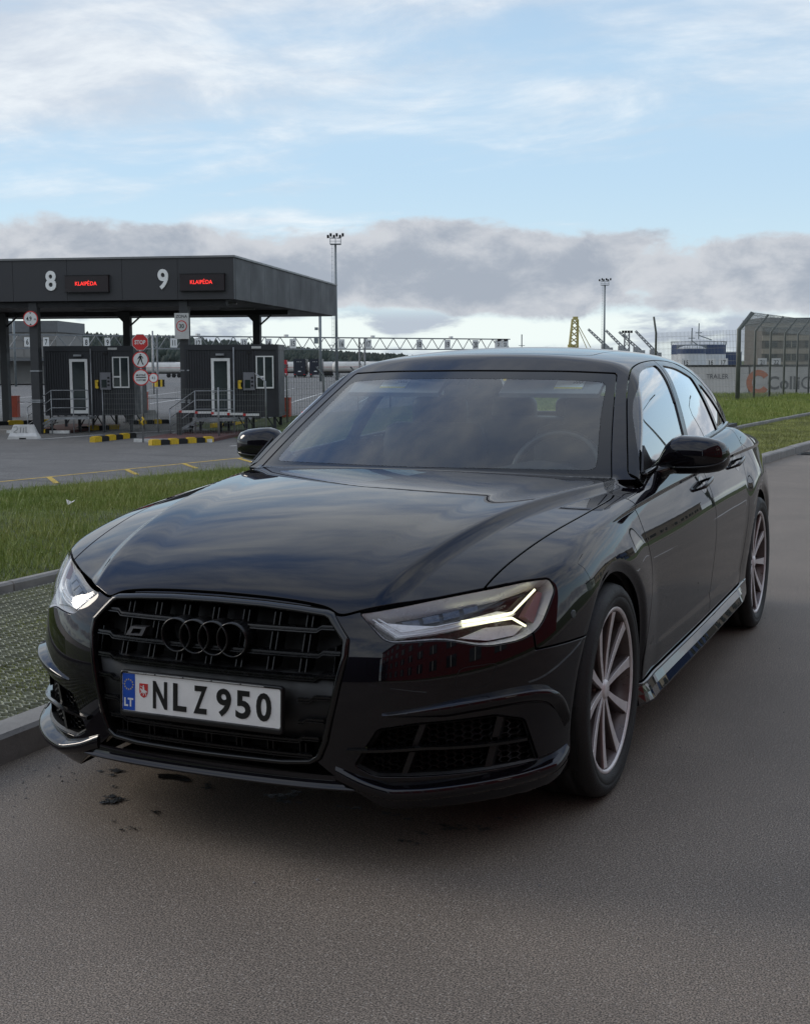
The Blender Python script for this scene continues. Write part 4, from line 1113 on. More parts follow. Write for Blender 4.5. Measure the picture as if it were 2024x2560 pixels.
    c['rim'] = mat('machined_alloy', (.78, .75, .74), .36, metal=.35, var=.06, vscale=30)
    c['rim_dark'] = mat('painted_alloy', (.13, .105, .10), .34, metal=.5, var=.15, vscale=20)
    c['disc'] = mat('brake_steel', (.34, .32, .31), .4, metal=.9, var=.25, vscale=16)
    c['seat'] = mat('seat_leather', (.034, .034, .037), .5, bump=.1, bscale=120, var=.2)
    c['dash'] = mat('dashboard_black', (.014, .014, .015), .55, bump=.08, bscale=200, var=.15)
    c['wheel_rim'] = mat('steering_leather', (.030, .030, .033), .35, var=.2, vscale=20)
    c['lining'] = mat('grey_lining', (.26, .26, .27), .85, var=.1)
    c['label'] = mat('label_white', (.85, .88, .86), .5, var=.06); c['label_y'] = mat('label_yellow', (.62, .52, .08), .5, var=.06)
car_materials()
# ---------------------------------------------------------------- the place: the yard's own axes are turned against the road's
TURN = -YAW
def site(r, d, z=0.):
    """yard coordinates (to the right, away, up) to world coordinates"""
    return (CAM[0] + r * math.cos(TURN) - d * math.sin(TURN), CAM[1] + r * math.sin(TURN) + d * math.cos(TURN), z)
YARD = -1.30
def yard_z(d): return YARD if d < 140 else YARD - (d - 140) * .0053
def sm(name, col, **k): return mat(name, col, **k)
def asphalt(name, col, fine=1., streak=0., rough=.74):
    m = bpy.data.materials.new(name); m.use_nodes = True; t = NT(m.node_tree); b = t.n['Principled BSDF']
    tc = t.node('ShaderNodeTexCoord').outputs['Object']
    n1 = t.noise(tc, 215. * fine, 2., .75); n2 = t.noise(tc, 1.1, 5., .6); n3 = t.noise(tc, 60. * fine, 5., .7)
    vo = t.node('ShaderNodeTexVoronoi', {'Vector': tc, 'Scale': 150. * fine}); spk = t.math('GREATER_THAN', t.node('ShaderNodeSeparateColor', {0: vo.outputs['Color']}).outputs[0], .90)
    spk = t.math('MULTIPLY', spk, t.step(vo.outputs['Distance'], .5, .15))
    f = t.math('MULTIPLY', t.step(n1, .39, .62, .30, 1.72), t.math('MULTIPLY', t.step(n2, .32, .68, .90, 1.1), t.step(n3, .3, .7, .84, 1.16)))
    c = t.mix(1., (*col, 1), f, 'MULTIPLY')
    c = t.mix(t.math('MULTIPLY', spk, .8), c, (.42, .38, .33))
    if streak:
        s1 = t.noise(t.scale(tc, (.08, .75, 1)), 1.3, 5., .6, .8); c = t.mix(t.step(s1, .52, .68, 0., streak), c, (col[0] * .45, col[1] * .45, col[2] * .47))
    t.put(b.inputs['Base Color'], c); t.put(b.inputs['Roughness'], t.step(n3, .3, .7, rough - .1, rough + .08))
    b.inputs['Specular IOR Level'].default_value = .5
    h = t.math('ADD', t.math('MULTIPLY', n1, .6), t.math('MULTIPLY', vo.outputs['Distance'], .8))
    bp = t.node('ShaderNodeBump', {'Height': h, 'Strength': .18, 'Distance': .003}); t.l.new(bp.outputs[0], b.inputs['Normal'])
    return m
E_ = {}
def env_materials():
    e = E_
    e['road'] = asphalt('road_asphalt', (.180, .149, .119)); e['yard'] = asphalt('yard_asphalt', (.125, .122, .117), .5, .55)
    e['wet'] = mat('wet_asphalt', (.006, .006, .006), .35, bump=.6, bscale=170, spec=.5, var=.3)
    e['kerb'] = mat('kerb_concrete', (.25, .24, .225), .85, bump=.3, bscale=60, var=.22, vscale=5)
    e['soil'] = mat('mossy_soil', (.095, .110, .030), .95, bump=.6, bscale=50, var=.5, vscale=8)
    e['turf'] = mat('turf_ground', (.075, .098, .024), .95, bump=.8, bscale=40, var=.55, vscale=3)
    e['grid'] = mat('paver_grid_grey', (.33, .34, .26), .7, var=.3, vscale=6)
    def blade():
        m = bpy.data.materials.new('grass_blades'); m.use_nodes = True; t = NT(m.node_tree); b = t.n['Principled BSDF']
        tc = t.node('ShaderNodeTexCoord').outputs['Object']
        n = t.noise(tc, .9, 4., .6); n2 = t.noise(tc, 17., 2., .6)
        c = t.mix(t.step(n, .35, .68), (.165, .235, .040), (.275, .310, .080)); c = t.mix(t.step(n2, .50, .78), c, (.36, .34, .15))
        c = t.mix(t.step(n2, .5, .22), c, (.11, .165, .028))
        t.put(b.inputs['Base Color'], c); b.inputs['Roughness'].default_value = .55; b.inputs['Subsurface Weight'].default_value = 0.; b.inputs['Specular IOR Level'].default_value = .3
        return m
    e['grass'] = blade()
    e['lawn'] = mat('olive_lawn_blades', (.24, .26, .075), .6, var=.35, vscale=1.2)
    e['yellow'] = mat('road_paint_yellow', (.50, .34, .05), .7, var=.35, vscale=6); e['white'] = mat('road_paint_white', (.62, .62, .60), .7, var=.25, vscale=5)
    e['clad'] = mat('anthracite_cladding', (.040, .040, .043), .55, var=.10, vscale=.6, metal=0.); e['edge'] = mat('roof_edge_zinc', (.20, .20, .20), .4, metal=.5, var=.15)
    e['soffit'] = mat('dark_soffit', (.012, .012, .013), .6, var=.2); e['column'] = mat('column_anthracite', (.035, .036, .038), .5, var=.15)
    e['kiosk'] = mat('kiosk_steel_dark', (.021, .023, .027), .5, var=.2, vscale=2); e['galv'] = mat('galvanised_steel', (.30, .31, .32), .45, metal=.5, var=.25, vscale=4)
    e['wframe'] = mat('white_frame', (.72, .72, .70), .45, var=.06); e['glass'] = mat('dark_window_glass', (.030, .040, .042), .05, spec=.8, var=.3, vscale=1.2)
    e['term'] = mat('terminal_grey', (.17, .17, .185), .5, metal=.2, var=.1); e['screen'] = mat('terminal_screen', (.02, .03, .03), .1, var=.1)
    e['safety'] = mat('safety_yellow', (.60, .40, .02), .5, var=.18, vscale=9); e['black'] = mat('matt_black', (.010, .010, .010), .7, var=.25)
    e['orange'] = mat('barrier_orange', (.42, .060, .022), .5, var=.15); e['red'] = mat('sign_red', (.55, .030, .028), .45, var=.08); e['signw'] = mat('sign_white', (.68, .68, .66), .45, var=.06)
    e['signg'] = mat('zone_sign_grey', (.52, .52, .50), .5, var=.06); e['digit'] = mat('white_digit', (.88, .88, .85), .5, var=.05)
    e['led'] = mat('led_red', (.9, .05, .03), .5, emit=1.1, ecol=(1, .035, .03), var=.05); e['ledbox'] = mat('led_panel_dark', (.016, .008, .009), .35, var=.15)
    e['conc'] = mat('jersey_concrete', (.58, .57, .55), .8, bump=.3, bscale=30, var=.16, vscale=3); e['ink'] = mat('spray_ink', (.05, .05, .05), .7, var=.2)
    e['redpave'] = mat('red_island_paving', (.11, .050, .045), .85, var=.25, vscale=4)
    e['mesh'] = mat('fence_wire', (.21, .22, .21), .45, metal=.4, var=.2); e['post'] = mat('fence_post_green_grey', (.145, .155, .145), .5, metal=.3, var=.2)
    e['mast'] = mat('mast_steel', (.20, .225, .235), .5, metal=.3, var=.15)
    e['truss'] = mat('truss_steel', (.20, .21, .22), .5, metal=.3, var=.2)
    e['tank'] = mat('tanker_white', (.66, .64, .60), .35, var=.12, vscale=.5); e['truckw'] = mat('truck_white', (.70, .71, .72), .3, var=.08); e['truckr'] = mat('truck_red', (.42, .018, .026), .3, var=.1)
    e['truckb'] = mat('truck_navy', (.008, .011, .022), .35, var=.2); e['rubber'] = mat('truck_rubber', (.012, .012, .012), .8, var=.2)
    e['wood'] = mat('far_pine_wood', (.030, .042, .034), .95, var=.5, vscale=.06); e['trunkband'] = mat('far_wood_trunks', (.045, .042, .045), .95, var=.4, vscale=.08)
    e['greyb'] = mat('grey_panel_building', (.205, .200, .190), .7, var=.12, vscale=.3); e['roofg'] = mat('grey_roof_band', (.12, .125, .13), .6, var=.15)
    e['beige'] = mat('beige_facade', (.34, .30, .23), .7, var=.12, vscale=.4); e['brownb'] = mat('brown_facade', (.13, .115, .095), .7, var=.15, vscale=.4)
    e['ctank'] = mat('tank_white', (.60, .62, .63), .5, var=.10, vscale=.2); e['ctankb'] = mat('tank_blue', (.020, .045, .12), .5, var=.12, vscale=.2)
    e['cont'] = mat('trailer_white', (.56, .54, .50), .5, var=.12, vscale=.4); e['logo_o'] = mat('logo_orange', (.55, .17, .075), .5, var=.1); e['logo_g'] = mat('logo_grey', (.10, .10, .105), .5, var=.1)
    e['crane_y'] = mat('crane_yellow', (.42, .36, .13), .6, var=.2); e['crane_g'] = mat('crane_grey', (.30, .31, .31), .6, var=.2)
    e['brick'] = mat('red_brick', (.17, .022, .020), .8, var=.22, vscale=1.5)
    e['paleg'] = mat('pale_green_wall', (.50, .56, .50), .6, var=.1)
    e['litter'] = mat('white_paper', (.7, .7, .7), .8, var=.05)
    e['iron'] = mat('cast_iron', (.02, .02, .02), .6, var=.3)
env_materials()
def S(name, mb, m): o = mb.build(name, m); o['kind'] = 'structure'; return o

# ---------------------------------------------------------------- ground
KX = Spl([(-12, -1.04), (-3, -1.09), (0, -1.11), (4, -1.06), (8, -.96), (13.7, -.74), (17, -.52), (24, .15), (34, 1.6), (60, 7.5)])      # road edge
KX2 = Spl([(-12, -3.19), (0, -3.19), (3, -3.19), (8, -3.1), (14, -2.82), (22, -2.36), (30, -1.80), (45, .0)])                     # kerb between strip and verge
CR = Spl([(-12, -13.4), (0, -9.5), (6.7, -7.5), (9.9, -6.5), (14, -5.7), (22, -6.2), (32, -9.0), (45, -13), (60, -17)])            # crest of the verge
def verge_z(u):
    """height across the verge, u = 0 at the kerb, 1 at the crest, more beyond"""
    return np.interp(u, [0, .25, .7, 1.0, 1.25, 2.2, 3.], [.075, .10, .11, .04, -.16, -1.28, -1.42])
def build_ground():
    e = E_
    b = MB(); ys = np.concatenate([np.linspace(-60, -14, 8), np.linspace(-12, 60, 73), [120.]])
    L = np.where(ys < -12, KX(-12), KX(np.clip(ys, -12, 60)))
    b.grid([(x, y, 0) for y, l in zip(ys, L) for x in (l, l + 4.5, l + 9.2)], len(ys), 3, False); S('road', b, e['road'])
    b = MB(); b.add([site(-900, -200, -4.2), site(900, -200, -4.2), site(2500, 4000, -4.2), site(-2500, 4000, -4.2)], [(0, 1, 2, 3)]); S('ground', b, e['turf'])
    b = MB(); rs = [-220, 220]; ds = [-60, 140, 420, 640]
    b.grid([site(r * (1 if d < 150 else 2.5), d, yard_z(d)) for d in ds for r in rs], 4, 2, False); S('yard', b, e['yard'])
    # strip between the kerbs and the verge behind it
    ys = np.linspace(-12, 46, 117)
    b = MB(); b.grid([(x, y, z) for y in ys for x, z in ((float(KX(y)) - .145, .055), (float(KX2(y)) + .05, .056))], len(ys), 2, False); S('planted_strip', b, e['soil'])
    us = np.array([0, .1, .25, .45, .7, .9, 1.0, 1.1, 1.25, 1.7, 2.2, 3.0]); b = MB(); vs = []
    for y in ys:
        a, c = float(KX2(y)) - .05, float(CR(y)); 
        for u in us: vs.append((a + (c - a) * u, y, float(verge_z(u)) + (.02 * math.sin(y * 1.3 + u * 5) if .1 < u < 1.2 else 0)))
    b.grid(vs, len(ys), len(us)); S('verge', b, e['turf'])
    # kerbs: stones one by one
    def kerb(f, w, h, z0, zt, y0, y1, L, name):
        k = tag(link(name, None), kind='structure'); k['kind'] = 'structure'
        y = y0; j = 0
        while y < y1:
            a = float(f(y)); c = float(f(y + L)); ang = math.atan2(c - a, L)
            if j % 1 == 0:
                m = MB(); g = .006; tz = zt + random.uniform(-.003, .003)
                P = [(0, g), (-w, g), (-w, L - g), (0, L - g)]; ch = .014
                lo = [(p[0], p[1], z0) for p in P]; md = [(p[0], p[1], tz - ch) for p in P]
                tp = [(-ch, g + .004, tz), (-w + ch, g + .004, tz), (-w + ch, L - g - .004, tz), (-ch, L - g - .004, tz)]
                m.add(lo + md + tp, [(0, 3, 7, 4), (3, 2, 6, 7), (2, 1, 5, 6), (1, 0, 4, 5), (4, 7, 11, 8), (7, 6, 10, 11), (6, 5, 9, 10), (5, 4, 8, 9), (8, 11, 10, 9)])
                o = m.build('kerb_stone', e['kerb'], k); o.location = (a, y, 0); o.rotation_euler = (0, 0, -ang)
            y += L; j += 1
    kerb(KX, .15, .13, -.05, .105, -6, 34, 1.0, 'road_kerb')
    kerb(KX2, .07, .13, .0, .120, -4, 40, 1.0, 'verge_kerb')
    # paving grid in the strip: wavy walls and cross walls of small cells
    b = MB(); px, py = .046, .043
    y0, y1 = -3.2, 5.2; nx = int((3.12 - 1.27) / px); ny = int((y1 - y0) / py); base_z = .055
    def wall(P, th, h):
        P = np.array(P); d = np.gradient(P, axis=0); n = np.stack([-d[:, 1], d[:, 0]], 1); n /= np.linalg.norm(n, axis=1, keepdims=True)
        A = P + n * th; B = P - n * th; k = len(P); z = .070 + .006 * np.sin(P[:, 0] * 5) * np.sin(P[:, 1] * 3.1) + h
        vs = [(A[i, 0], A[i, 1], z[i]) for i in range(k)] + [(B[i, 0], B[i, 1], z[i]) for i in range(k)] + [(A[i, 0], A[i, 1], .045) for i in range(k)] + [(B[i, 0], B[i, 1], .045) for i in range(k)]
        fs = []
        for i in range(k - 1): fs += [(i, i + 1, k + i + 1, k + i)[::-1], (i, i + 1, 2 * k + i + 1, 2 * k + i), (k + i, k + i + 1, 3 * k + i + 1, 3 * k + i)]
        b.add(vs, fs)
    for j in range(ny + 1):
        yy = y0 + j * py
        xs = np.arange(-3.13, -1.25, px / 2); wob = np.where(np.arange(len(xs)) % 2 == 0, .006, -.006) * (1 if j % 2 else -1)
        wall(np.stack([xs, yy + wob], 1), .0014 + .0007 * random.random(), random.uniform(-.002, .002))
    for i in range(0, nx + 1, 2):
        xx = -3.13 + i * px
        yv = np.arange(y0, y1, py / 2); wob = np.where(np.arange(len(yv)) % 2 == 0, .012, -.012)
        wall(np.stack([xx + wob, yv], 1), .0026, .004)
    o = b.build('paving_grid', e['grid']); o['kind'] = 'stuff'
    # grass: single blades, thick on the verge, short in the grid and the far lawn
    def blades(n, sampler, hmin, hmax, w, name):
        x, y, z, s = sampler(n); n = len(x); h = rng.uniform(hmin, hmax, n) * s; a = rng.uniform(0, 6.283, n); lean = rng.uniform(.1, .75, n) * h; la = rng.uniform(0, 6.283, n)
        ww = w * rng.uniform(.6, 1.3, n)
        dx, dy = np.cos(a) * ww, np.sin(a) * ww
        P = np.stack([x - dx, y - dy, z, x + dx, y + dy, z, x + np.cos(la) * lean, y + np.sin(la) * lean, z + h], 1).reshape(-1, 3)
        me = np_mesh(name, P, np.arange(3 * n).reshape(-1, 3)); me.polygons.foreach_set('use_smooth', np.zeros(n, bool))
        o = link(name, me, e['lawn'] if 'lawn' in name or 'grid' in name else e['grass']); o['kind'] = 'stuff'
    def on_verge(yl, yh, ul, uh, dens=None):
        def f(n):
            y = rng.uniform(yl, yh, n); u = rng.uniform(ul, uh, n)
            a = KX2(y) - .08; c = CR(y); x = a + (c - a) * u
            z = verge_z(u); cl = .55 + .6 * (np.sin(x * 2.1 + np.sin(y * 1.7) * 2) * np.sin(y * 2.6 + np.sin(x * 1.3)) * .5 + .5) * rng.uniform(.6, 1.2, n)
            return x, y, z - .01, cl
        return f
    blades(230000, on_verge(-1., 13., 0.0, 1.12), .035, .095, .0035, 'verge_grass')
    blades(120000, on_verge(13., 46., 0.0, 1.1), .07, .17, .008, 'far_verge_grass')
    blades(9000, on_verge(-1., 13., 0.0, 1.1), .10, .20, .0035, 'tall_verge_grass')
    def strip(n):
        y = rng.uniform(7, 40, n); a = KX(y) - .16; c = KX2(y) + .03; u = rng.uniform(0, 1, n); return a + (c - a) * u, y, 0 * y + .05, 0 * y + 1.
    blades(110000, strip, .02, .045, .006, 'lawn_strip_grass')
    def grid(n):
        y = rng.uniform(-1.6, 5.2, n); x = rng.uniform(-3.13, -1.27, n)
        m = (np.sin(x * 3.1 + 1) + np.sin(y * 2.3 + x) + rng.normal(0, .8, n)) > -.5
        return x[m], y[m], 0 * x[m] + .055, 0 * x[m] + 1.
    blades(130000, grid, .010, .026, .0034, 'grid_grass')
    # wet patches dripping off the car
    for k, (x, y, s) in enumerate([(-.54, -.69, .045), (-.69, -.44, .045), (-.34, -.73, .022), (-.47, -.41, .05), (-.32, -.46, .028), (-.06, -.46, .04), (-.01, -.47, .03), (.20, -.46, .03), (.39, -.47, .035), (.48, -.65, .022), (.50, -.58, .016), (.52, -.48, .014), (.58, -.49, .028), (.64, -.48, .02), (.69, -.35, .025), (-.33, -.89, .012), (-.40, -.85, .010), (-.30, -.88, .010), (-.60, -.58, .012), (-.02, -.40, .03)]):
        m = MB(); r_ = random.Random(k)
        for q in range(r_.randint(3, 7)):
            cx, cy = x + r_.gauss(0, s * .8), y + r_.gauss(0, s * .55); rr_ = s * r_.uniform(.2, .6); n = 22
            ph = [r_.uniform(0, 6.28) for _ in range(3)]
            pts = [(cx + rr_ * (1 + .35 * math.sin(2 * a + ph[0]) + .25 * math.sin(3 * a + ph[1]) + .2 * math.sin(5 * a + ph[2])) * math.cos(a), cy + .8 * rr_ * (1 + .3 * math.sin(3 * a + ph[1]) + .3 * math.sin(4 * a + ph[0])) * math.sin(a), .0035 + q * .0004) for a in np.linspace(0, 2 * math.pi, n, endpoint=False)]
            m.add([(cx, cy, .0035 + q * .0004)] + pts, [(0, 1 + i, 1 + (i + 1) % n) for i in range(n)])
        o = m.build('water_stain', e['wet']); o['kind'] = 'structure'
    m = MB(); rr_ = random.Random(5)
    for k in range(420):
        y = rr_.uniform(-2.4, 2.5) if k < 260 else rr_.uniform(-2.6, 14); x = float(KX(y)) + .02 + abs(rr_.gauss(0, .22)) if k < 260 else rr_.uniform(-.8, 2.6); s_ = rr_.uniform(.0025, .0065)
        a = rr_.uniform(0, 6.28); c_, q_ = math.cos(a) * s_, math.sin(a) * s_
        m.add([(x + c_, y + q_, .001), (x - q_ * .8, y + c_ * .8, .001), (x - c_, y - q_, .001), (x + q_ * .7, y - c_ * .7, .001), (x + .2 * c_, y, .001 + s_ * .8)], [(0, 1, 4), (1, 2, 4), (2, 3, 4), (3, 0, 4)])
    o = m.build('road_grit', e['kerb']); o['kind'] = 'stuff'
    # litter, drain
    m = MB(); m.add([(0, 0, 0), (.05, .01, .03), (.04, .06, .045), (-.01, .05, .02), (-.03, .02, .05)], [(0, 1, 2, 3), (0, 3, 4), (0, 4, 1)]); o = m.build('paper_scrap', e['litter']); o.location = (-5.35, 5.25, .15); tag(o, 'crumpled white paper scrap lying in the green verge grass', 'litter')
    m = MB(); m.lo((-.25, -.25, 0), (.25, .25, .006)); dr = m.build('storm_drain', e['iron']); dr.location = (-.30, 16.1, .0); tag(dr, 'dark iron drain grate in the road beside the kerb', 'drain')
    for k in range(7):
        m = MB(); m.lo((-.2, -.20 + k * .06, .006), (.2, -.18 + k * .06, .016)); m.build('grate_bar', e['iron'], dr)
    # yard paint
    b = MB()
    def stripe(a, c, w, z):
        a, c = np.array(a), np.array(c); d = c - a; n = np.array([-d[1], d[0]]); n = n / np.linalg.norm(n) * w / 2
        b.add([site(*(a + n), z), site(*(a - n), z), site(*(c - n), z), site(*(c + n), z)], [(0, 1, 2, 3)])
    stripe((-12, 25.5), (-2., 41.0), .12, YARD + .004)
    for r, d in ((-8.4, 31.1), (-7.05, 33.3), (-5.9, 35.1), (-4.7, 37.0), (-3.5, 38.7), (-9.8, 28.9)): stripe((r, d - .1), (r + .62, d - 1.75), .13, YARD + .008)
    S('yellow_road_marking', b, e['yellow'])
    b = MB(); stripe((-12.9, 46.5), (-11.3, 49.2), .16, YARD + .004); stripe((-5.6, 42.2), (-4.2, 43.9), .12, YARD + .004); stripe((-10.6, 50.2), (-8.5, 52.8), .15, YARD + .004); stripe((-18, 52), (-13, 55), .18, YARD + .004)
    for k in range(12): stripe((-30 + k * 4.5, 85), (-29 + k * 4.5, 132), .15, YARD + .004)
    S('white_road_marking', b, e['white'])
    b = MB()
    for k in range(9): b.add([(3.05, -12 + k * 6, .004), (3.17, -12 + k * 6, .004), (3.17, -9 + k * 6, .004), (3.05, -9 + k * 6, .004)], [(0, 1, 2, 3)])
    S('lane_marking', b, e['white'])

# ---------------------------------------------------------------- the gate: canopy, booths, signs
CAN_RZ = TURN - .147
def can(x, y):
    """canopy axes (along its front, away from it) to yard coordinates; 0,0 is its near right corner"""
    c, s = math.cos(-.147), math.sin(-.147); return -6.17 + x * c - y * s, 48.5 + x * s + y * c
def build_gate():
    e = E_
    r, d = can(0, 0)
    cn = thing('toll_canopy', 'long flat dark canopy over the gate lanes with white numbers 8 and 9', 'canopy', site(r, d, 0), CAN_RZ)
    z0, z1 = 3.66, 5.16; L = 17.; D = 18.9
    w = 2.12
    k = 0; x = 0.
    while x > -L:
        m = MB(); m.lo((max(x - w, -L) + .006, 0, z0), (x - .006, .22, z1)); m.build('fascia_panel', e['clad'], cn); x -= w
    y = .226
    while y < D:
        m = MB(); m.lo((-.22, y + .006, z0), (0, min(y + w, D) - .006, z1)); m.build('fascia_panel', e['clad'], cn); y += w
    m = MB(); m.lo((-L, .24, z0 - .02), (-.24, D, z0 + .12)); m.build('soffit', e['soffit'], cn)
    m = MB(); m.lo((-L, -.05, z1), (.05, .05, z1 + .07)); m.lo((-.05, .055, z1), (.055, D, z1 + .069)); m.build('roof_edge', e['edge'], cn)
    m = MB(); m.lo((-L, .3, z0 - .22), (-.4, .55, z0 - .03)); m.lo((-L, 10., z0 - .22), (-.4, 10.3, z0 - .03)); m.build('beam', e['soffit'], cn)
    for x, y in ((-1.3, 2.2), (-4.9, 2.2), (-8.7, 2.2), (-12.4, 2.2), (-2, 7.5), (-8, 7.5)):
        m = MB(); m.lo((x - .75, y, z0 - .10), (x + .75, y + .16, z0 - .03)); m.build('strip_light', e['edge'], cn)
    for x, y in ((-2.02, .42), (-7.86, .42), (-13.7, .42), (-1.95, 10.6), (-7.75, 10.0), (-13.6, 10)):
        m = MB(); m.lo((x - .16, y - .16, YARD), (x + .16, y + .16, z0 - .04)); m.lo((x - .25, y - .25, YARD), (x + .25, y + .25, YARD + .03)); col = m.build('column', e['column'], cn)
        if y > 5:
            for sg in (-1, 1):
                m = MB(); (m.tube([(x + .15, y, 3.02), (x + .62, y, 3.42), (x + .66, y, 3.50), (x + .60, y, 3.60)], .04, 6) if sg > 0 else m.prism([(x - .16, 3.15), (x - .16, 3.62), (x - .62, 3.62)], lambda u, v: (u, y - .08, v), lambda u, v: (u, y + .08, v))); m.build('brace', e['column'], col)
        else:
            for zz in (1.05, -.05, -.12):
                m = MB(); m.lo((x - .18, y - .18, zz), (x + .18, y + .18, zz + .05)); m.build('band', e['galv'], col)
    for t_, x in (('8', -6.98), ('9', -2.66)):
        o = text_on(t_, .98, (x, -.03, 4.40), (math.pi / 2, 0, 0), e['digit'], cn, 'lane_number', .06, .022, .86)
    for x in (-5.55, -1.16):
        m = MB(); m.lo((x - .83, -.15, 3.98), (x + .83, -.004, 4.56)); bd = m.build('led_board', e['ledbox'], cn)
        m = MB(); m.lo((x - .85, -.17, 3.955), (x + .85, -.003, 3.979)); m.lo((x - .85, -.17, 4.561), (x + .85, -.003, 4.585)); m.build('board_frame', e['black'], bd)
        text_on('KLAIPĖDA', .20, (x - .02, -.158, 4.30), (math.pi / 2, 0, 0), e['led'], bd, 'led_letters', .004, .0, .92)
    # booths
    def booth(r, d, label, steps):
        k = thing('gate_booth', label, 'booth', site(r, d, 0), TURN - .01)
        W, Dp, b0, b1 = 3.42, 2.45, -.66, 2.02
        m = MB(); m.lo((-W, .03, b0 + .02), (0, Dp, b1 - .10)); m.build('wall', e['kiosk'], k)
        n = 34
        for q in range(n):
            xx = -W + .08 + q * (W - .16) / n
            if -W + .92 < xx < -W + 1.72 or -W + 2.58 < xx < -W + 3.28: continue
            m = MB(); m.lo((xx, 0, b0 + .12), (xx + .055, .03, b1 - .22)); m.build('rib', e['kiosk'], k)
        m = MB(); m.lo((-W - .03, -.02, b1 - .2), (.03, Dp + .03, b1)); m.lo((-W - .03, -.02, b0), (.03, Dp + .03, b0 + .11)); 
        for xx in (-W - .03, -.06): m.lo((xx, -.021, b0 + .111), (xx + .09, .06, b1 - .201))
        m.build('corner_frame', e['kiosk'], k)
        def framed(x0, x1, za, zb, f, nm, bars=()):
            m = MB(); yo = -.035
            m.lo((x0, yo, za), (x0 + f, .0, zb)); m.lo((x1 - f, yo, za), (x1, .0, zb)); m.lo((x0 + f, yo, zb - f), (x1 - f, 0, zb)); m.lo((x0 + f, yo, za), (x1 - f, 0, za + f * 1.2))
            for bx in bars: m.lo(*bx)
            o = m.build(nm, e['wframe'], k); m = MB(); m.lo((x0 + f, -.012, za + f), (x1 - f, -.002, zb - f)); m.build('pane', e['glass'], o); return o
        framed(-W + .96, -W + 1.66, b0 + .08, b1 - .50, .105, 'door')
        m = MB(); m.lo((-W + 1.0, -.07, .25), (-W + 1.12, -.036, .28)); m.build('door_handle', e['galv'], k)
        framed(-W + 2.62, -W + 3.27, .40, 1.60, .045, 'window', [((-W + 2.90, -.035, .446), (-W + 2.95, 0, 1.554)), ((-W + 2.666, -.034, .80), (-W + 2.899, 0, .86))])
        m = MB(); m.lo((-W + 2.16, -.16, .34), (-W + 2.57, -.002, 1.00)); tm = m.build('ticket_terminal', e['term'], k)
        m = MB(); m.lo((-W + 2.22, -.167, .42), (-W + 2.42, -.161, .72)); m.build('screen', e['screen'], tm)
        for zz in (.76, .62, .48):
            m = MB(); m.lo((-W + 2.45, -.175, zz), (-W + 2.53, -.161, zz + .07)); m.build('slot', e['black'], tm)
        m = MB(); m.lo((-W + 1.96, -.14, .40), (-W + 2.06, -.002, .70)); m.lo((-W + 2.0, -.17, .63), (-W + 2.10, -.141, .71)); m.lo((-W + 2.0, -.17, .385), (-W + 2.10, -.141, .46)); m.build('intercom', e['safety'], k)
        for xx in (-W + .15, -W + 1.25, -W + 2.2, -.15):
            for yy in (.15, Dp - .15):
                m = MB(); m.lo((xx - .05, yy - .05, YARD), (xx + .05, yy + .05, b0)); m.bar((xx, yy, YARD + .18), (xx + .28 if xx < -1.7 else xx - .28, yy, b0), .04); m.build('leg', e['kiosk'], k)
        m = MB(); m.tube([(-W + 1.80, -.05, b1 - .1), (-W + 1.80, -.05, b0 + .3), (-W + 1.80, -.05, YARD + .1)], .028, 6); m.build('downpipe', e['galv'], k)
        m = MB(); m.tube([(-W + 2.36, -.03, b1 - .25), (-W + 2.37, -.03, 1.02)], .010, 5); m.lo((-W + 2.30, -.05, b1 - .34), (-W + 2.44, -.004, b1 - .24)); m.build('cable', e['black'], k)
        m = MB(); m.lo((-W + 1.16, -.16, b1 - .40), (-W + 1.46, -.004, b1 - .33)); m.build('door_lamp', e['galv'], k)
        m = MB(); m.lo((-.95, -.04, b1 - .15), (-.60, -.021, b1 - .07)); m.build('maker_plate', e['signg'], k)
        # landing, steps and railing
        m = MB(); m.lo((-W + .5, -1.15, b0 - .10), (-W + 1.95, -.03, b0 - .02)); pl = m.build('landing', e['galv'], k)
        for q in range(3):
            m = MB(); m.lo((-W + .28 - q * .28, -1.1, b0 - .12 - (q + 1) * .14), (-W + .56 - q * .28, -.35, b0 - .09 - (q + 1) * .14)); m.build('step', e['galv'], pl)
        m = MB()
        for yy in (-1.13, -.3): m.bar((-W + .5, yy, b0 - .08), (-W - .42, yy, YARD + .02), .06)
        m.build('stringer', e['galv'], pl)
        for xx, zl in ((-W + .52, YARD), (-W + 1.35, YARD), (-W + 1.93, YARD)):
            m = MB(); m.tube([(xx, -1.12, zl), (xx, -1.12, b0 + 1.0)], .021, 6); m.build('rail_post', e['galv'], pl)
        m = MB(); m.tube([(-W - .40, -1.12, YARD), (-W - .40, -1.12, YARD + 1.0)], .021, 6); m.build('rail_post', e['galv'], pl)
        for h in (1.0, .67, .34):
            m = MB(); m.tube([(-W - .40, -1.12, YARD + h), (-W + .52, -1.12, b0 + h), (-W + 1.93, -1.12, b0 + h)], .018, 6); m.build('rail', e['galv'], pl)
        return k
    booth(-10.47, 51.2, 'dark ribbed gate booth behind the red stop sign, with bright railing and steps', True)
    booth(-4.68, 49.0, 'dark ribbed gate booth behind the red and white boom, under the number 9 canopy end', True)
    # signs
    def disc(m_, rad, z, y, n=32, x=0.): return [(x + rad * math.cos(a), y, z + rad * math.sin(a)) for a in np.linspace(0, 2 * math.pi, n, endpoint=False)]
    def plate(poly, y0, y1, z, nm, mt, par):
        m = MB(); m.prism(poly, lambda u, v: (u, y0, z + v), lambda u, v: (u, y1, z + v)); return m.build(nm, mt, par)
    circ = lambda rad, n=36: [(rad * math.cos(a), rad * math.sin(a)) for a in np.linspace(0, 2 * math.pi, n, endpoint=False)]
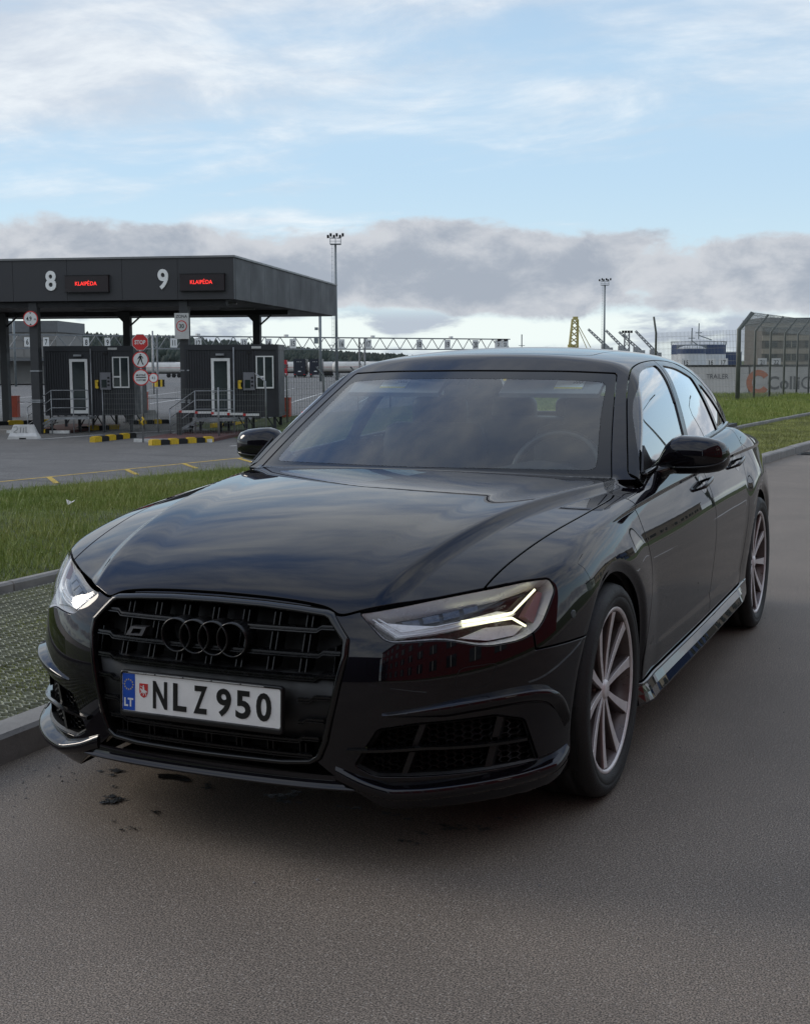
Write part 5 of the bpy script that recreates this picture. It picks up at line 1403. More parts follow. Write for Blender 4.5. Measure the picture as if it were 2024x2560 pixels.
    def round_sign(par, z, rad, nm='sign_face', ringw=.14):
        f = plate(circ(rad), -.004, .012, z, nm, E_['red'], par); g = plate(circ(rad * (1 - ringw)), -.010, -.005, z, 'white_field', E_['signw'], f); return g
    R90 = (math.pi / 2, 0, 0)
    p = can(-7.86, .05); s = thing('height_limit_sign', 'round 4.9 metre height sign with red rim on the left canopy column', 'sign', site(p[0], p[1], 0), CAN_RZ)
    g = round_sign(s, 3.02, .29); text_on('4.9', .21, (-.06, -.013, 3.02), R90, e['black'], g, 'sign_letters', .004, .004, .85); text_on('m', .13, (.18, -.013, 2.99), R90, e['black'], g, 'sign_letters', .004)
    for zz, sg in ((3.22, 1), (2.82, -1)):
        plate([(-.045, .03 * sg), (.045, .03 * sg), (0, -.025 * sg)], -.016, -.011, zz, 'arrow', e['black'], g)
    m = MB(); m.lo((-.03, .012, 2.8), (.03, .16, 3.2)); m.build('bracket', e['galv'], s)
    p = can(-2.02, .05); s = thing('speed_zone_sign', 'grey white board with the words ZONA 30 on the canopy column', 'sign', site(p[0], p[1], 0), CAN_RZ)
    f = plate([(-.27, -.47), (.27, -.47), (.27, .47), (-.27, .47)], -.004, .02, 2.70, 'sign_board', e['signg'], s)
    text_on('ZONA', .155, (0, -.008, 3.05), R90, e['black'], f, 'sign_letters', .004, .0, .95)
    q = plate(circ(.205), -.010, -.005, 2.70, 'red_ring', e['red'], f); q2 = plate(circ(.172), -.016, -.011, 2.70, 'white_field', e['signg'], q); text_on('30', .21, (0, -.019, 2.70), R90, e['black'], q2, 'sign_letters', .004, .002, .9)
    # pole with three signs
    s = thing('sign_pole', 'thin pole with a red octagonal STOP sign above two round signs', 'sign', site(-8.82, 44.4, 0), TURN)
    m = MB(); m.tube([(0, .05, YARD), (0, .05, 2.32)], .03, 8); m.build('pole', e['galv'], s)
    oc = [(.275 * math.cos(math.radians(22.5 + 45 * k)), .275 * math.sin(math.radians(22.5 + 45 * k))) for k in range(8)]
    f = plate([(1.06 * a, 1.06 * b_) for a, b_ in oc], -.004, .012, 2.05, 'sign_rim', e['signw'], s); q = plate(oc, -.010, -.005, 2.05, 'stop_face', e['red'], f); text_on('STOP', .185, (0, -.013, 2.05), R90, e['signw'], q, 'sign_letters', .004, .006, .82)
    g = round_sign(s, 1.47, .275)
    man = [[(-.02, .145), (.02, .145), (.025, .175), (.0, .195), (-.025, .175)], [(-.035, .135), (.03, .135), (.04, .02), (-.03, .02)], [(-.03, .03), (.005, .03), (-.05, -.08), (-.085, -.17), (-.115, -.165), (-.075, -.06)], [(.0, .03), (.04, .03), (.06, -.07), (.10, -.16), (.075, -.18), (.025, -.07)], [(-.035, .13), (-.01, .10), (-.075, .02), (-.10, .03)], [(.02, .13), (.045, .125), (.095, .05), (.08, .03)]]
    for k, pl in enumerate(man): plate(pl, -.016 - k * .0004, -.011, 1.47, 'walking_figure', e['black'], g)
    g = round_sign(s, .88, .275); plate([(-.17, -.014), (.17, -.014), (.17, .014), (-.17, .014)], -.016, -.011, .88, 'bar', e['black'], g)
    text_on('MUITINĖ', .092, (0, -.013, .965), R90, e['black'], g, 'sign_letters', .004, .001, .9); text_on('CUSTOMS', .085, (0, -.013, .79), R90, e['black'], g, 'sign_letters', .004, .001, .86)
    m = MB(); m.tube([(.0, .0, -.45), (.05, -.02, -.52), (-.01, -.03, -.6), (.03, -.02, -.72)], .03, 6); m.build('yellow_tape', e['safety'], s)
    # jersey barriers
    def jersey(r, d, L, lab, rz, ink):
        j = thing('concrete_barrier', lab, 'barrier', site(r, d, YARD), rz)
        pr_ = [(-.26, 0), (-.26, .10), (-.15, .22), (-.09, .50), (.09, .50), (.15, .22), (.26, .10), (.26, 0)]
        m = MB(); n = len(pr_); vs = [(x, y, z) for x, kx in ((-L / 2, 1), (L / 2, 1)) for y, z in pr_]
        vs = [((x - math.copysign(.20 * z / .5, x)), y, z) for x, y, z in vs]
        m.add(vs, [tuple(range(n))[::-1], tuple(range(n, 2 * n))] + [(i, i + 1, n + i + 1, n + i) for i in range(n - 1)] + [(n - 1, 0, n, 2 * n - 1)])
        m.build('barrier_body', e['conc'], j)
        m = MB(); m.lo((-.12, -.264, 0), (.12, -.20, .05)); m.build('lifting_slot', e['black'], j)
        if ink:
            for pts in ([(-.34, .42), (-.22, .44), (-.20, .34), (-.33, .24), (-.22, .22)], [(-.08, .42), (-.10, .22)], [(.02, .40), (.0, .22)], [(.10, .44), (.10, .22), (.16, .22)], [(-.40, .20), (-.30, .16)]):
                m = MB(); m.tube([(x, -.095 - (.5 - z) * .215 - .004, z) for x, z in pts], .008, 4); m.build('graffiti_stroke', e['ink'], j)
    jersey(-13.5, 46.8, 1.08, 'white concrete barrier with black graffiti at the left by the canopy column', TURN + .05, True)
    jersey(-11.75, 60.5, 1.1, 'pale concrete barrier standing beyond the sign pole', TURN + .1, False)
    # kerb blocks in yellow and black
    def chain(a, c, n, label, first=0, base=True):
        a, c = np.array(a, float), np.array(c, float); rz = math.atan2(*(c - a)[::-1]); L = np.linalg.norm(c - a) / n
        for k in range(n):
            p = a + (c - a) * (k + .5) / n; yel = (k + first) % 2 == 0
            m = MB(); z = .17 if yel else .15; l = L * .96
            m.lo((-l / 2, -.10, 0), (l / 2, .10, z)); m.lo((-l / 2 + .04, -.075, z), (l / 2 - .04, .075, z + .025))
            if yel: m.lo((-l / 2 + .03, -.115, .0), (-l / 2 + .10, -.101, z * .7)); m.lo((l / 2 - .10, -.115, 0), (l / 2 - .03, -.101, z * .7))
            o = m.build('kerb_block', e['safety'] if yel else e['black']); o.location = site(p[0], p[1], YARD); o.rotation_euler = (0, 0, TURN + rz)
            pos = ('first', 'second', 'third', 'fourth', 'fifth', 'sixth', 'seventh', 'eighth', 'ninth', 'tenth')[k]
            tag(o, f"{'yellow' if yel else 'black'} kerb block, {pos} from the left {label}", 'kerb block', 'yellow and black kerb blocks round the gate islands')
    chain((-10.55, 44.5), (-9.70, 47.3), 6, 'left of the sign pole')
    chain((-8.25, 42.7), (-6.50, 44.5), 7, 'in front of the red paved island')
    chain((-12.9, 52.0), (-11.6, 53.4), 4, 'under the booth behind the stop sign', 1)
    chain((-14.4, 49.6), (-13.4, 50.6), 3, 'beside the left canopy column', 1)
    chain((-18.3, 56.5), (-15.6, 58.5), 5, 'at the far left edge beyond the column')
    chain((-11.9, 57.3), (-10.4, 58.2), 5, 'behind the pale far barrier', 1)
    chain((-7.9, 54.0), (-4.9, 57.5), 8, 'behind the booth with the boom')
    chain((-5.5, 45.7), (-5.0, 46.6), 2, 'by the last fence post', 1)
    for (r, d, w_, l_) in ((-7.4, 47.2, 2.6, 5.5), (-13.6, 53.2, 2.4, 5.5)):
        m = MB(); m.lo((-w_ / 2, -l_ / 2, 0), (w_ / 2, l_ / 2, .10)); o = m.build('traffic_island', e['redpave']); o.location = site(r, d, YARD); o.rotation_euler = (0, 0, CAN_RZ); o['kind'] = 'structure'
        m = MB(); m.lo((-w_ / 2 - .06, -l_ / 2 - .10, 0), (w_ / 2 + .06, -l_ / 2 - .003, .11)); m.build('island_edge', e['white'], o)
    # barrier gates
    def gate(r, d, label, arm=None, h=.95, rz=CAN_RZ):
        g = thing('barrier_gate', label, 'barrier gate', site(r, d, YARD), rz)
        m = MB(); m.lo((-.16, -.16, 0), (.16, .16, h)); m.lo((-.18, -.18, h), (.18, .18, h + .06)); m.build('housing', e['orange'], g)
        m = MB(); m.lo((-.10, -.168, .2), (.10, -.161, .7)); m.build('door_panel', e['orange'], g)
        m = MB(); m.lo((-.21, -.08, h * .55), (-.161, .08, h * .9)); m.build('arm_bracket', e['black'], g)
        if arm:
            m = MB(); m.tube([(-.2, 0, h * .75), (arm, 0, h * .72)], .02, 6); m.build('boom_arm', e['galv'], g)
    gate(-19.3, 65.6, 'orange barrier gate housing left of the left canopy column', 2.2, 1.0)
    gate(-13.84, 70.4, 'small orange barrier gate beyond the sign pole', 2.6, 1.05)
    gate(-5.03, 56.5, 'orange barrier gate beside the last booth with a stay', -1.5, 1.1)
    b_ = thing('boom_barrier', 'white and red striped boom lying across the lane before the right booth', 'boom', site(-8.02, 47.0, YARD), TURN)
    m = MB(); m.box((0, .0, .45), (.16, .16, .9)); m.build('boom_post', e['column'], b_)
    L0 = 2.85; zb = .93
    for k in range(5):
        for c0, c1, mt, nm in ((0, .82, e['signw'], 'white_stripe'), (.82, 1.0, e['red'], 'red_stripe')):
            xa, xb = L0 / 5 * (k + 1 - c1), L0 / 5 * (k + 1 - c0)
            m = MB(); m.lo((xa + .002, -.04, zb - .04 - .03 * k), (xb - .002, .04, zb + .04 - .03 * k)); m.build(nm, mt, b_)
    # wire fences of the yard
    def wire_panel(par, x0, x1, z0, z1, dx, dz, w=.004, y=0., nm='wire_mesh'):
        m = MB()
        for x in np.arange(x0, x1 + 1e-6, dx): m.lo((x - w, y - w, z0), (x + w, y + w, z1))
        for z in np.arange(z0, z1 + 1e-6, dz): m.lo((x0, y - w * 1.2, z - w), (x1, y - w * .9, z + w))
        o = m.build(nm, E_['mesh'], par); o['kind'] = 'stuff'; return o
    f = thing('wire_fence', 'thin wire fence panels in front of the right booth with a bent end post', 'fence', site(-8.0, 46.2, YARD), TURN)
    wire_panel(f, 0, 3.15, .15, 1.75, .09, .20, .003)
    for x in (1.5, 3.15): 
        m = MB(); m.tube([(x, 0, 0), (x, 0, 2.0), (x - .35, 0, 2.28)] if x > 3 else [(x, 0, 0), (x, 0, 1.8)], .03, 6); m.build('fence_post', e['galv'], f)
    f = thing('wire_fence', 'short wire fence panel under the window of the booth behind the stop sign', 'fence', site(-11.55, 50.6, YARD), TURN)
    wire_panel(f, 0, 2.1, .1, 1.65, .09, .20, .003)
    for x in (0, 2.1):
        m = MB(); m.tube([(x, 0, 0), (x, 0, 1.7)], .022, 6); m.build('fence_post', e['galv'], f)
    f = thing('wire_fence', 'wire fence with dark bent posts running back from the last booth', 'fence', site(-4.75, 52.0, YARD), TURN + .95)
    wire_panel(f, 0, 14, .1, 2.1, .16, .25, .005)
    for x in np.arange(.2, 14.1, 2.3):
        m = MB(); m.tube([(x, 0, 0), (x, 0, 2.1), (x - .05, .35, 2.45)], .035, 6); m.build('fence_post', e['post'], f)

# ---------------------------------------------------------------- beyond the gate: gantry, masts, lorries, wood, port
def build_far():
    e = E_
    A = np.array([-62., 118.]); B = np.array([14.4, 181.]); L = float(np.linalg.norm(B - A)); rz = math.atan2(*(B - A)[::-1])
    g = thing('sign_gantry', 'long steel lattice gantry carrying white lane number plates 6 to 22', 'gantry', site(A[0], A[1], 0), TURN + rz)
    zt, zb, dp = 4.25, 2.85, 1.1
    for nm, y, z in (('top_chord', 0, zt), ('top_chord', dp, zt), ('bottom_chord', 0, zb), ('bottom_chord', dp, zb)):
        m = MB(); m.bar((0, y, z), (L, y, z), .13); m.build(nm, e['truss'], g)
    n = 46; st = L / n; diag = MB()
    for k in range(n):
        x0, x1 = k * st, (k + 1) * st
        m = MB(); m.bar((x0, 0, zb), ((x0 + x1) / 2, 0, zt), .075); m.bar(((x0 + x1) / 2, 0, zt), (x1, 0, zb), .075)
        m.bar((x0, dp, zt), (x1, 0, zt), .06); m.build('lattice_bay', e['truss'], g)
    tab = [(6, 71), (7, 118), (8, 218), (9, 271), (10, 329), (11, 436), (12, 497), (13, 611), (14, 672), (15, 733), (16, 854), (17, 921), (18, 1048), (19, 1118), (20, 1188)]
    for num, pxx in tab:
        k = (pxx - 1012) / 3291.8 * .9935; dirv = B - A; t = (k * A[1] - A[0]) / (dirv[0] - k * dirv[1]); s_ = t * L; sc = (A[1] + t * dirv[1]) / 160
        m = MB(); w, h = .36 * sc * (1.25 if num > 9 else 1), .56 * sc; zc = 3.52 - .02 * num / 10
        m.lo((s_ - w, -.16, zc - h), (s_ + w, -.10, zc + h)); p = m.build('number_board', e['signw'], g)
        text_on(str(num), .92 * sc, (s_, -.17, zc), (math.pi / 2, 0, 0), e['black'], p, 'board_digits', .01, .012, .72)
    for num, s_ in ((21, L - 2.35), (22, L - 1.1)):
        m = MB(); m.lo((s_ - .58, -.2, 3.05), (s_ + .58, -.1, 4.1)); p = m.build('number_board', e['signw'], g)
        text_on(str(num), .6, (s_, -.21, 3.5), (math.pi / 2, 0, 0), e['black'], p, 'board_digits', .01, .01, .8)
        m = MB(); m.lo((s_ - .2, -.5, 4.0), (s_ + .2, -.2, 4.3)); m.build('camera', e['black'], p)
    for s_ in (20, 31, 50, 62, 75, 88):
        m = MB(); m.lo((s_ - .15, -.4, zt + .02), (s_ + .3, -.1, zt + .3)); m.build('camera', e['signw'], g)
    for s_ in (17.0, 22.5, 45.0, 49.0, 74.0, L - .5):
        d_ = 130
        m = MB()
        for q in (0, dp): m.bar((s_, q, YARD - .2), (s_, q, zt), .16)
        for k in range(4): z0 = YARD + k * 1.3; m.bar((s_, 0 if k % 2 else dp, z0), (s_, dp if k % 2 else 0, z0 + 1.3), .07)
        lg = m.build('gantry_leg', e['truss'], g)
        for q in range(4):
            m = MB(); m.lo((s_ - .55 + q * .28, -.5, YARD - .1), (s_ - .28 + q * .28, .2, YARD + .75)); m.build('striped_base', e['safety'] if q % 2 == 0 else e['black'], lg)
    # far round height sign on a post
    s = thing('height_limit_sign', 'small far 4.5 metre height sign on a grey post left of the canopy column', 'sign', site(-21.2, 112, 0), TURN)
    m = MB(); m.tube([(0, .06, YARD), (0, .06, 4.0)], .07, 6); m.build('pole', e['galv'], s)
    for rad, y0, mt in ((.42, 0, e['red']), (.34, -.012, e['signw'])):
        m = MB(); m.prism([(rad * math.cos(a), rad * math.sin(a)) for a in np.linspace(0, 6.283, 24, endpoint=False)], lambda u, v: (u, y0 - .01, .05 + v), lambda u, v: (u, y0, .05 + v)); m.build('sign_face', mt, s)
    text_on('4.5', .3, (0, -.026, .05), (math.pi / 2, 0, 0), e['black'], s, 'sign_letters', .004, .002, .8)
    # light masts
    def mast(r, d, h, label, lamps=6, wide=1.):
        s = thing('light_mast', label, 'light mast', site(r, d, yard_z(d)), TURN)
        m = MB(); m.tube([(0, 0, 0), (0, 0, h)], [.27 * wide, .16 * wide], 12); m.build('mast_pole', e['mast'], s)
        q_ = .85 * wide
        m = MB(); m.lo((-q_, -q_, h), (q_, q_, h + .10))
        for x, y in ((-q_, -q_), (q_, -q_), (q_, q_), (-q_, q_), (0, -q_), (0, q_)): m.bar((x, y, h), (x, y, h + 1.0), .05)
        for z in (.5, 1.0): m.tube([(-q_, -q_, h + z), (q_, -q_, h + z), (q_, q_, h + z), (-q_, q_, h + z)], .03, 4, closed=True)
        m.build('platform', e['mast'], s)
        for k in range(lamps):
            a = -1 + 2 * k / max(lamps - 1, 1)
            m = MB(); m.box((a * 1.2 * wide, -.5 if k % 2 else .3, h + 1.30 + .18 * (k % 2)), (.34, .30, .46), rx=.5); m.bar((a * .5, 0, h + .9), (a * 1.2 * wide, 0, h + 1.3), .06); m.build('floodlight', e['black'], s)
        m = MB()
        for x in (-.40, -.70): m.bar((x * wide, 0, 3), (x * wide * .8, 0, h), .04)
        for k in range(30): z = 3 + k * (h - 3) / 30; m.bar((-.40 * wide, 0, z), (-.70 * wide, 0, z), .03)
        m.lo((-1.3, -.4, 5.6), (-.4, .4, 5.7)); m.build('ladder', e['mast'], s)
    mast(-10.9, 214, 21.6, 'tall grey floodlight mast rising beside the right end of the canopy')
    mast(50.1, 333, 22.2, 'tall floodlight mast further off, right of the saloon roof centre', 6, 1.1)
    s = thing('camera_mast', 'slim grey lattice mast standing left of the near floodlight mast', 'mast', site(-12.5, 198, YARD - .3), TURN)
    m = MB(); m.tube([(0, 0, 0), (0, 0, 10.2)], .22, 6); m.build('mast_pole', e['mast'], s)
    m = MB(); m.lo((-.9, -.4, 5.6), (-.3, .4, 6.6)); m.lo((-.8, -.3, 7.6), (-.3, .3, 8.0)); m.build('cabinet', e['mast'], s)
    s = thing('lamp_post', 'slim pole above the roof of the grey panel hall at the far left', 'lamp post', site(-44.0, 150, YARD), TURN)
    m = MB(); m.tube([(0, 0, 0), (0, 0, 9.6)], .14, 6); m.lo((-.5, -.1, 8.4), (-.1, .1, 8.6)); m.build('pole', e['mast'], s)
    # lorries and tankers
    def wheelset(par, xs, z, y=-1.1, r=.5):
        for x in xs:
            m = MB(); m.lathe([(0, y - .15), (r * .6, y - .16), (r, y - .12), (r, y + .15), (0, y + .15)], 'y', 14, (x, 0, z + r)); m.build('wheel', E_['rubber'], par)
    def tanker(r, d, L, label):
        s = thing('tank_trailer', label, 'tank trailer', site(r, d, yard_z(d)), TURN)
        m = MB(); R = 1.22; m.lathe([(0, -L / 2), (R * .55, -L / 2 + .05), (R * .9, -L / 2 + .25), (R, -L / 2 + .6), (R, L / 2 - .6), (R * .9, L / 2 - .25), (R * .55, L / 2 - .05), (0, L / 2)], 'x', 20, (0, 0, 2.25)); t = m.build('tank', e['tank'], s)
        m = MB(); m.lo((-L * .42, -1.235, 2.20), (L * .42, -1.225, 2.27)); m.build('red_stripe', e['truckr'], t)
        m = MB(); m.lo((-L / 2 + .5, -.9, .85), (L / 2 - .4, .9, 1.12)); m.build('chassis', e['black'], s)
        m = MB(); m.lo((-L * .3, -.35, 3.44), (L * .3, .35, 3.56)); m.build('walkway', e['galv'], t)
        wheelset(s, (L * .18, L * .28, L * .38), 0); 
        m = MB(); m.lo((-L * .3, -.8, 0), (-L * .3 + .2, -.6, .9)); m.build('landing_leg', e['black'], s)
    K = .9935 / 3291.8
    for pa, pb, d, lab in ((338, 466, 300, 'white tank trailer with a thin red stripe seen between the two booths'), (52, 104, 296, 'white tank trailer half hidden behind the left booth'), (700, 772, 303, 'white tank trailer behind the red lorry'), (770, 838, 306, 'white tank trailer behind the second navy lorry'), (833, 912, 301, 'white tank trailer standing behind the near floodlight mast foot'), (907, 992, 305, 'white tank trailer furthest right, partly behind the saloon roof')):
        tanker(((pa + pb) / 2 - 1012) * K * d, d, (pb - pa) / 3291.8 * d, lab)
    def lorry(r, d, mt, label, body=True, rz=0., boxm=None, boxL=0):
        s = thing('lorry', label, 'lorry', site(r, d, yard_z(d)), TURN + rz)
        m = MB(); m.lo((-1.25, 0, .55), (1.25, 2.2, 3.3)); m.lo((-1.2, .25, 3.3), (1.2, 2.2, 3.75)); m.build('cab', mt, s)
        m = MB(); m.lo((-1.12, -.02, 1.95), (1.12, .05, 2.85)); m.build('windscreen', e['glass'], s)
        for zz in (1.15, 1.4, 1.65):
            m = MB(); m.lo((-.85, -.03, zz), (.85, .02, zz + .10)); m.build('grille_bar', e['black'], s)
        m = MB(); m.lo((-1.27, -.12, .45), (1.27, .3, .95)); m.build('bumper', mt, s)
        for x in (-.95, .95):
            m = MB(); m.lo((x - .22, -.14, .7), (x + .22, -.1, .88)); m.build('headlight', e['wframe'], s)
            m = MB(); m.lo((x * 1.45 - .1, .1, 2.0), (x * 1.45 + .1, .25, 2.8)); m.build('mirror', e['black'], s)
            m = MB(); m.lathe([(0, -.16), (.5, -.16), (.52, .16), (0, .16)], 'x', 14, (x * 1.12, .9, .5)); m.build('wheel', e['rubber'], s)
        m = MB(); m.lo((-.26, -.13, .55), (.26, -.125, .68)); m.build('number_plate', e['signw'], s)
        if boxL:
            m = MB(); m.lo((-1.27, 2.5, 1.0), (1.27, 2.5 + boxL, 3.95)); m.build('load_box', boxm, s)
            for q in (4, 7.5, 9):
                for x in (-1.1, 1.1):
                    m = MB(); m.lathe([(0, -.16), (.5, -.16), (.5, .16), (0, .16)], 'x', 12, (x, q, .5)); m.build('wheel', e['rubber'], s)
    lorry((704 - 1012) * K * 284, 284, e['truckr'], 'red lorry cab facing the gate right of the last booth')
    s = 0
    for pc, lab in ((750, 'navy lorry rear doors beside the red cab, left one'), (790, 'navy lorry rear doors further right, by the slim mast')):
        d = 284; r = (pc - 1012) * K * d
        s = thing('lorry', lab, 'lorry', site(r, d, yard_z(d)), TURN)
        m = MB(); m.lo((-1.28, 0, .55), (1.28, 8, 3.95)); m.build('load_box', e['truckb'], s)
        for x in (-.63, .63):
            m = MB(); m.lo((x - .60, -.03, .95), (x + .60, -.003, 3.8)); m.build('rear_door', e['truckb'], s)
        for x, z in ((-.5, 3.3), (-.15, 3.3), (.3, 3.3), (.5, 2.2)):
            m = MB(); m.lo((x - .10, -.05, z), (x + .12, -.031, z + .08)); m.build('marking', e['signw'], s)
        m = MB(); m.lo((-.3, -.06, 1.2), (.3, -.031, 1.42)); m.build('number_plate', e['signw'], s)
        for x in (-1.0, 1.0):
            m = MB(); m.lo((x - .16, -.05, .60), (x + .16, -.031, .74)); m.build('tail_lamp', e['red'], s)
            m = MB(); m.lathe([(0, -.2), (.5, -.2), (.5, .2), (0, .2)], 'x', 14, (x, .8, .5)); m.build('wheel', e['rubber'], s)
    lorry((20 - 1012) * K * 218, 218, e['truckw'], 'white lorry with a pale box at the far left behind the column', True, -.5, e['truckw'], 10)
    # grey panel hall at the left
    s = thing('panel_hall', 'low grey panel hall with a darker roof band at the far left', 'building', site(-45.0, 172, YARD), TURN)
    m = MB(); m.lo((-60, 0, 0), (0, 14, 6.6)); m.build('wall', e['greyb'], s)
    m = MB(); m.lo((-60.3, -.3, 6.6), (.3, 14.3, 8.05)); m.build('roof', e['roofg'], s)
    for k in range(14):
        for z in range(3):
            m = MB(); m.lo((-4.2 * k - 4.1, -.06, 3.4 + z * 1.07), (-4.2 * k - .1, -.003, 4.40 + z * 1.07)); m.build('panel', e['greyb'], s)
    m = MB(); m.lo((-60, -3.5, 2.9), (-1, -.07, 3.3)); m.build('awning', e['roofg'], s)
    # pine wood on a low hill
    ridge = Spl([(-420, 24), (-300, 24), (-184, 20.6), (-156, 18.3), (-122, 17.0), (-100, 15.0), (-48, 9.2), (-25, 7.0), (4, 5.0), (40, 2.5), (120, 1.0)])
    V = []; T = []
    def cone(x, y, z, h, w):
        k = len(V); nn = 6; a0 = random.random() * 6.3
        for lev, (rr_, zz) in enumerate(((.30, 0.), (1., .30), (.72, .62))):
            for q in range(nn):
                j = random.uniform(.75, 1.25); V.append(site(x + rr_ * w * j * math.cos(a0 + q * 1.047), y + rr_ * w * j * math.sin(a0 + q * 1.047), z + zz * h))
        V.append(site(x, y, z + h))
        for q in range(nn):
            p = (q + 1) % nn
            for l0 in (0, nn): T.append((k + l0 + q, k + l0 + p, k + l0 + nn + p)); T.append((k + l0 + q, k + l0 + nn + p, k + l0 + nn + q))
            T.append((k + 2 * nn + q, k + 2 * nn + p, k + 3 * nn))
    for k in range(3600):
        f = random.random() ** .8; x = random.uniform(-420, 110); d = 640 + 110 * f
        h = random.uniform(5.5, 9) * (1 if x < 0 else .8); zt_ = float(ridge(x * 700 / (d + 1e-6)))
        zz = -3.2 + (zt_ - h + 3.2) * f ** .9
        cone(x, d, min(zz, zt_ - h * .92), h, random.uniform(1.8, 3.2))
    o = link('pine_wood', np_mesh('pine_wood', np.array(V), np.array(T)), e['wood']); o['kind'] = 'stuff'
    xs = np.linspace(-430, 130, 80); b = MB()
    b.grid([site(x, dd, zz) for dd, q in ((632, 0), (690, .45), (770, .62)) for x in xs for zz in [(-3.5 + (float(ridge(x)) + 1) * q)]], 3, 80); S('wooded_hill', b, e['trunkband'])
    # port: cranes, tanks, trailers
    def lattice(par, a, c, w0, w1, n, th, mt, nm):
        a, c = np.array(a, float), np.array(c, float); m = MB(); ax = (c - a) / np.linalg.norm(c - a); u = np.cross(ax, [0, 1., 0]); u /= np.linalg.norm(u); v = np.cross(ax, u)
        P = [[a + (c - a) * t + (u * sx + v * sy) * (w0 + (w1 - w0) * t) for sx, sy in ((-1, -1), (1, -1), (1, 1), (-1, 1))] for t in np.linspace(0, 1, n + 1)]
        for q in range(4): m.bar(P[0][q], P[n][q], th)
        for k in range(n):
            for q in range(4): m.bar(P[k][q], P[k + 1][(q + 1) % 4], th * .7)
        return m.build(nm, mt, par)
    s = thing('harbour_crane', 'yellow lattice harbour crane tower with slanted stays, far behind the saloon roof', 'crane', site(63.2, 500, -3), TURN)
    lattice(s, (0, 0, 0), (1.0, 0, 19.6), 1.9, 1.0, 9, .55, e['crane_y'], 'tower'); m = MB(); m.bar((1.0, 0, 19.6), (7.0, 0, 9), .25); m.bar((1.4, 0, 18), (7.2, 0, 5), .25); m.build('stay', e['crane_y'], s); m = MB(); m.lo((.2, -.8, 19.4), (2, .8, 20.6)); m.build('crane_head', e['crane_y'], s)
    m = MB(); m.lo((-1.6, -1.2, 8.6), (1.2, 1.2, 10.2)); m.build('cabin', e['crane_y'], s)
    for k, ((xa, ya, xb, yb), lab) in enumerate(zip(((1470, 826, 1521, 873), (1514, 829, 1563, 877), (1547, 833, 1601, 880), (1588, 831, 1642, 886)), ('first grey slewing crane boom from the left, behind the saloon', 'second grey slewing crane boom from the left behind the saloon', 'third grey slewing crane boom, with floodlights beside it', 'fourth grey slewing crane boom, nearest the bent fence post'))):
        d = 430; ra, rb = (xa - 1012) * K * d, (xb - 1012) * K * d; za, zb = 1.39 + (902 - ya) / 3292 * d, 1.39 + (902 - yb) / 3292 * d
        s = thing('ship_crane', lab, 'crane', site(rb, d, -3), TURN, 'grey slewing cranes in the port')
        lattice(s, (0, 0, zb + 3), (ra - rb, 0, za + 3), .38, .22, 8, .26, e['crane_g'], 'boom')
        m = MB(); m.lo((-1.3, -1.3, 0), (1.3, 1.3, zb + 3.2)); m.build('crane_base', e['crane_g'], s); m = MB(); m.lo((-2.2, -1, zb + 2), (-.6, 1, zb + 4.2)); m.build('cabin', e['crane_g'], s)
    s = thing('ship_mast', 'thin distant ship mast with crosspieces, right of the gantry end', 'mast', site((1305 - 1012) * K * 600, 600, -3), TURN)
    m = MB(); m.bar((0, 0, 0), (0, 0, 16), .5); m.bar((-1.8, 0, 8), (2.2, 0, 8), .3); m.bar((-1.4, 0, 11), (1.4, 0, 11), .25); m.bar((-2, 0, 6.4), (2.4, 0, 6.4), .4); m.build('mast_pole', e['crane_g'], s)
    s = thing('floodlight_tower', 'squat lattice floodlight tower among the grey crane booms', 'light tower', site((1567 - 1012) * K * 430, 430, -3), TURN)
    lattice(s, (0, 0, 0), (0, 0, 13), .9, .7, 6, .25, e['crane_g'], 'tower')
    for x in (-1.3, -.4, .5, 1.4):
        m = MB(); m.lo((x - .35, -.4, 13), (x + .35, .3, 13.8)); m.build('floodlight', e['black'], s)
    def silo(px0, px1, d, ytop, yblue, ywh, label):
        r = ((px0 + px1) / 2 - 1012) * K * d; R = (px1 - px0) / 2 / 3292 * d; z = lambda y: 1.39 + (902 - y) / 3292 * d
        s = thing('storage_tank', label, 'storage tank', site(r, d, 0), TURN)
        m = MB(); m.lathe([(R, -4), (R, z(ywh))], 'z', 40); m.build('shell', e['ctank'], s)
        m = MB(); m.lathe([(R * 1.004, z(ywh)), (R * 1.004, z(yblue))], 'z', 40); m.build('blue_band', e['ctankb'], s)
        m = MB(); m.lathe([(R * 1.004, z(yblue)), (R * .8, z(yblue) + (z(ytop) - z(yblue)) * .5), (R * .4, z(yblue) + (z(ytop) - z(yblue)) * .88), (0, z(ytop))], 'z', 40); m.build('domed_roof', e['ctank'], s)
        m = MB(); m.tube([(R * 1.02 * math.cos(a), R * 1.02 * math.sin(a), z(yblue) + 1) for a in np.linspace(0, 6.283, 36, endpoint=False)], .1, 4, closed=True)
        for a in np.linspace(0, 6.283, 36, endpoint=False): m.bar((R * 1.02 * math.cos(a), R * 1.02 * math.sin(a), z(yblue)), (R * 1.02 * math.cos(a), R * 1.02 * math.sin(a), z(yblue) + 1), .1)
        m.build('roof_railing', e['mast'], s)
        m = MB(); m.bar((0, 0, z(ytop)), (0, 0, z(ytop) + 5), .3); m.bar((0, 0, z(ytop) + 1.2), (R * .5, 0, z(ytop) - .3), .3); m.bar((-1, 0, z(ytop) + 2), (1, 0, z(ytop) + 2), .25); m.build('roof_mast', e['mast'], s)
    silo(1680, 1812, 420, 852, 866, 889, 'wide storage tank with blue upper band and pale domed roof')
    silo(1694, 1764, 395, 866, 876, 888, 'smaller white tank with a thin blue band before the wide blue one')
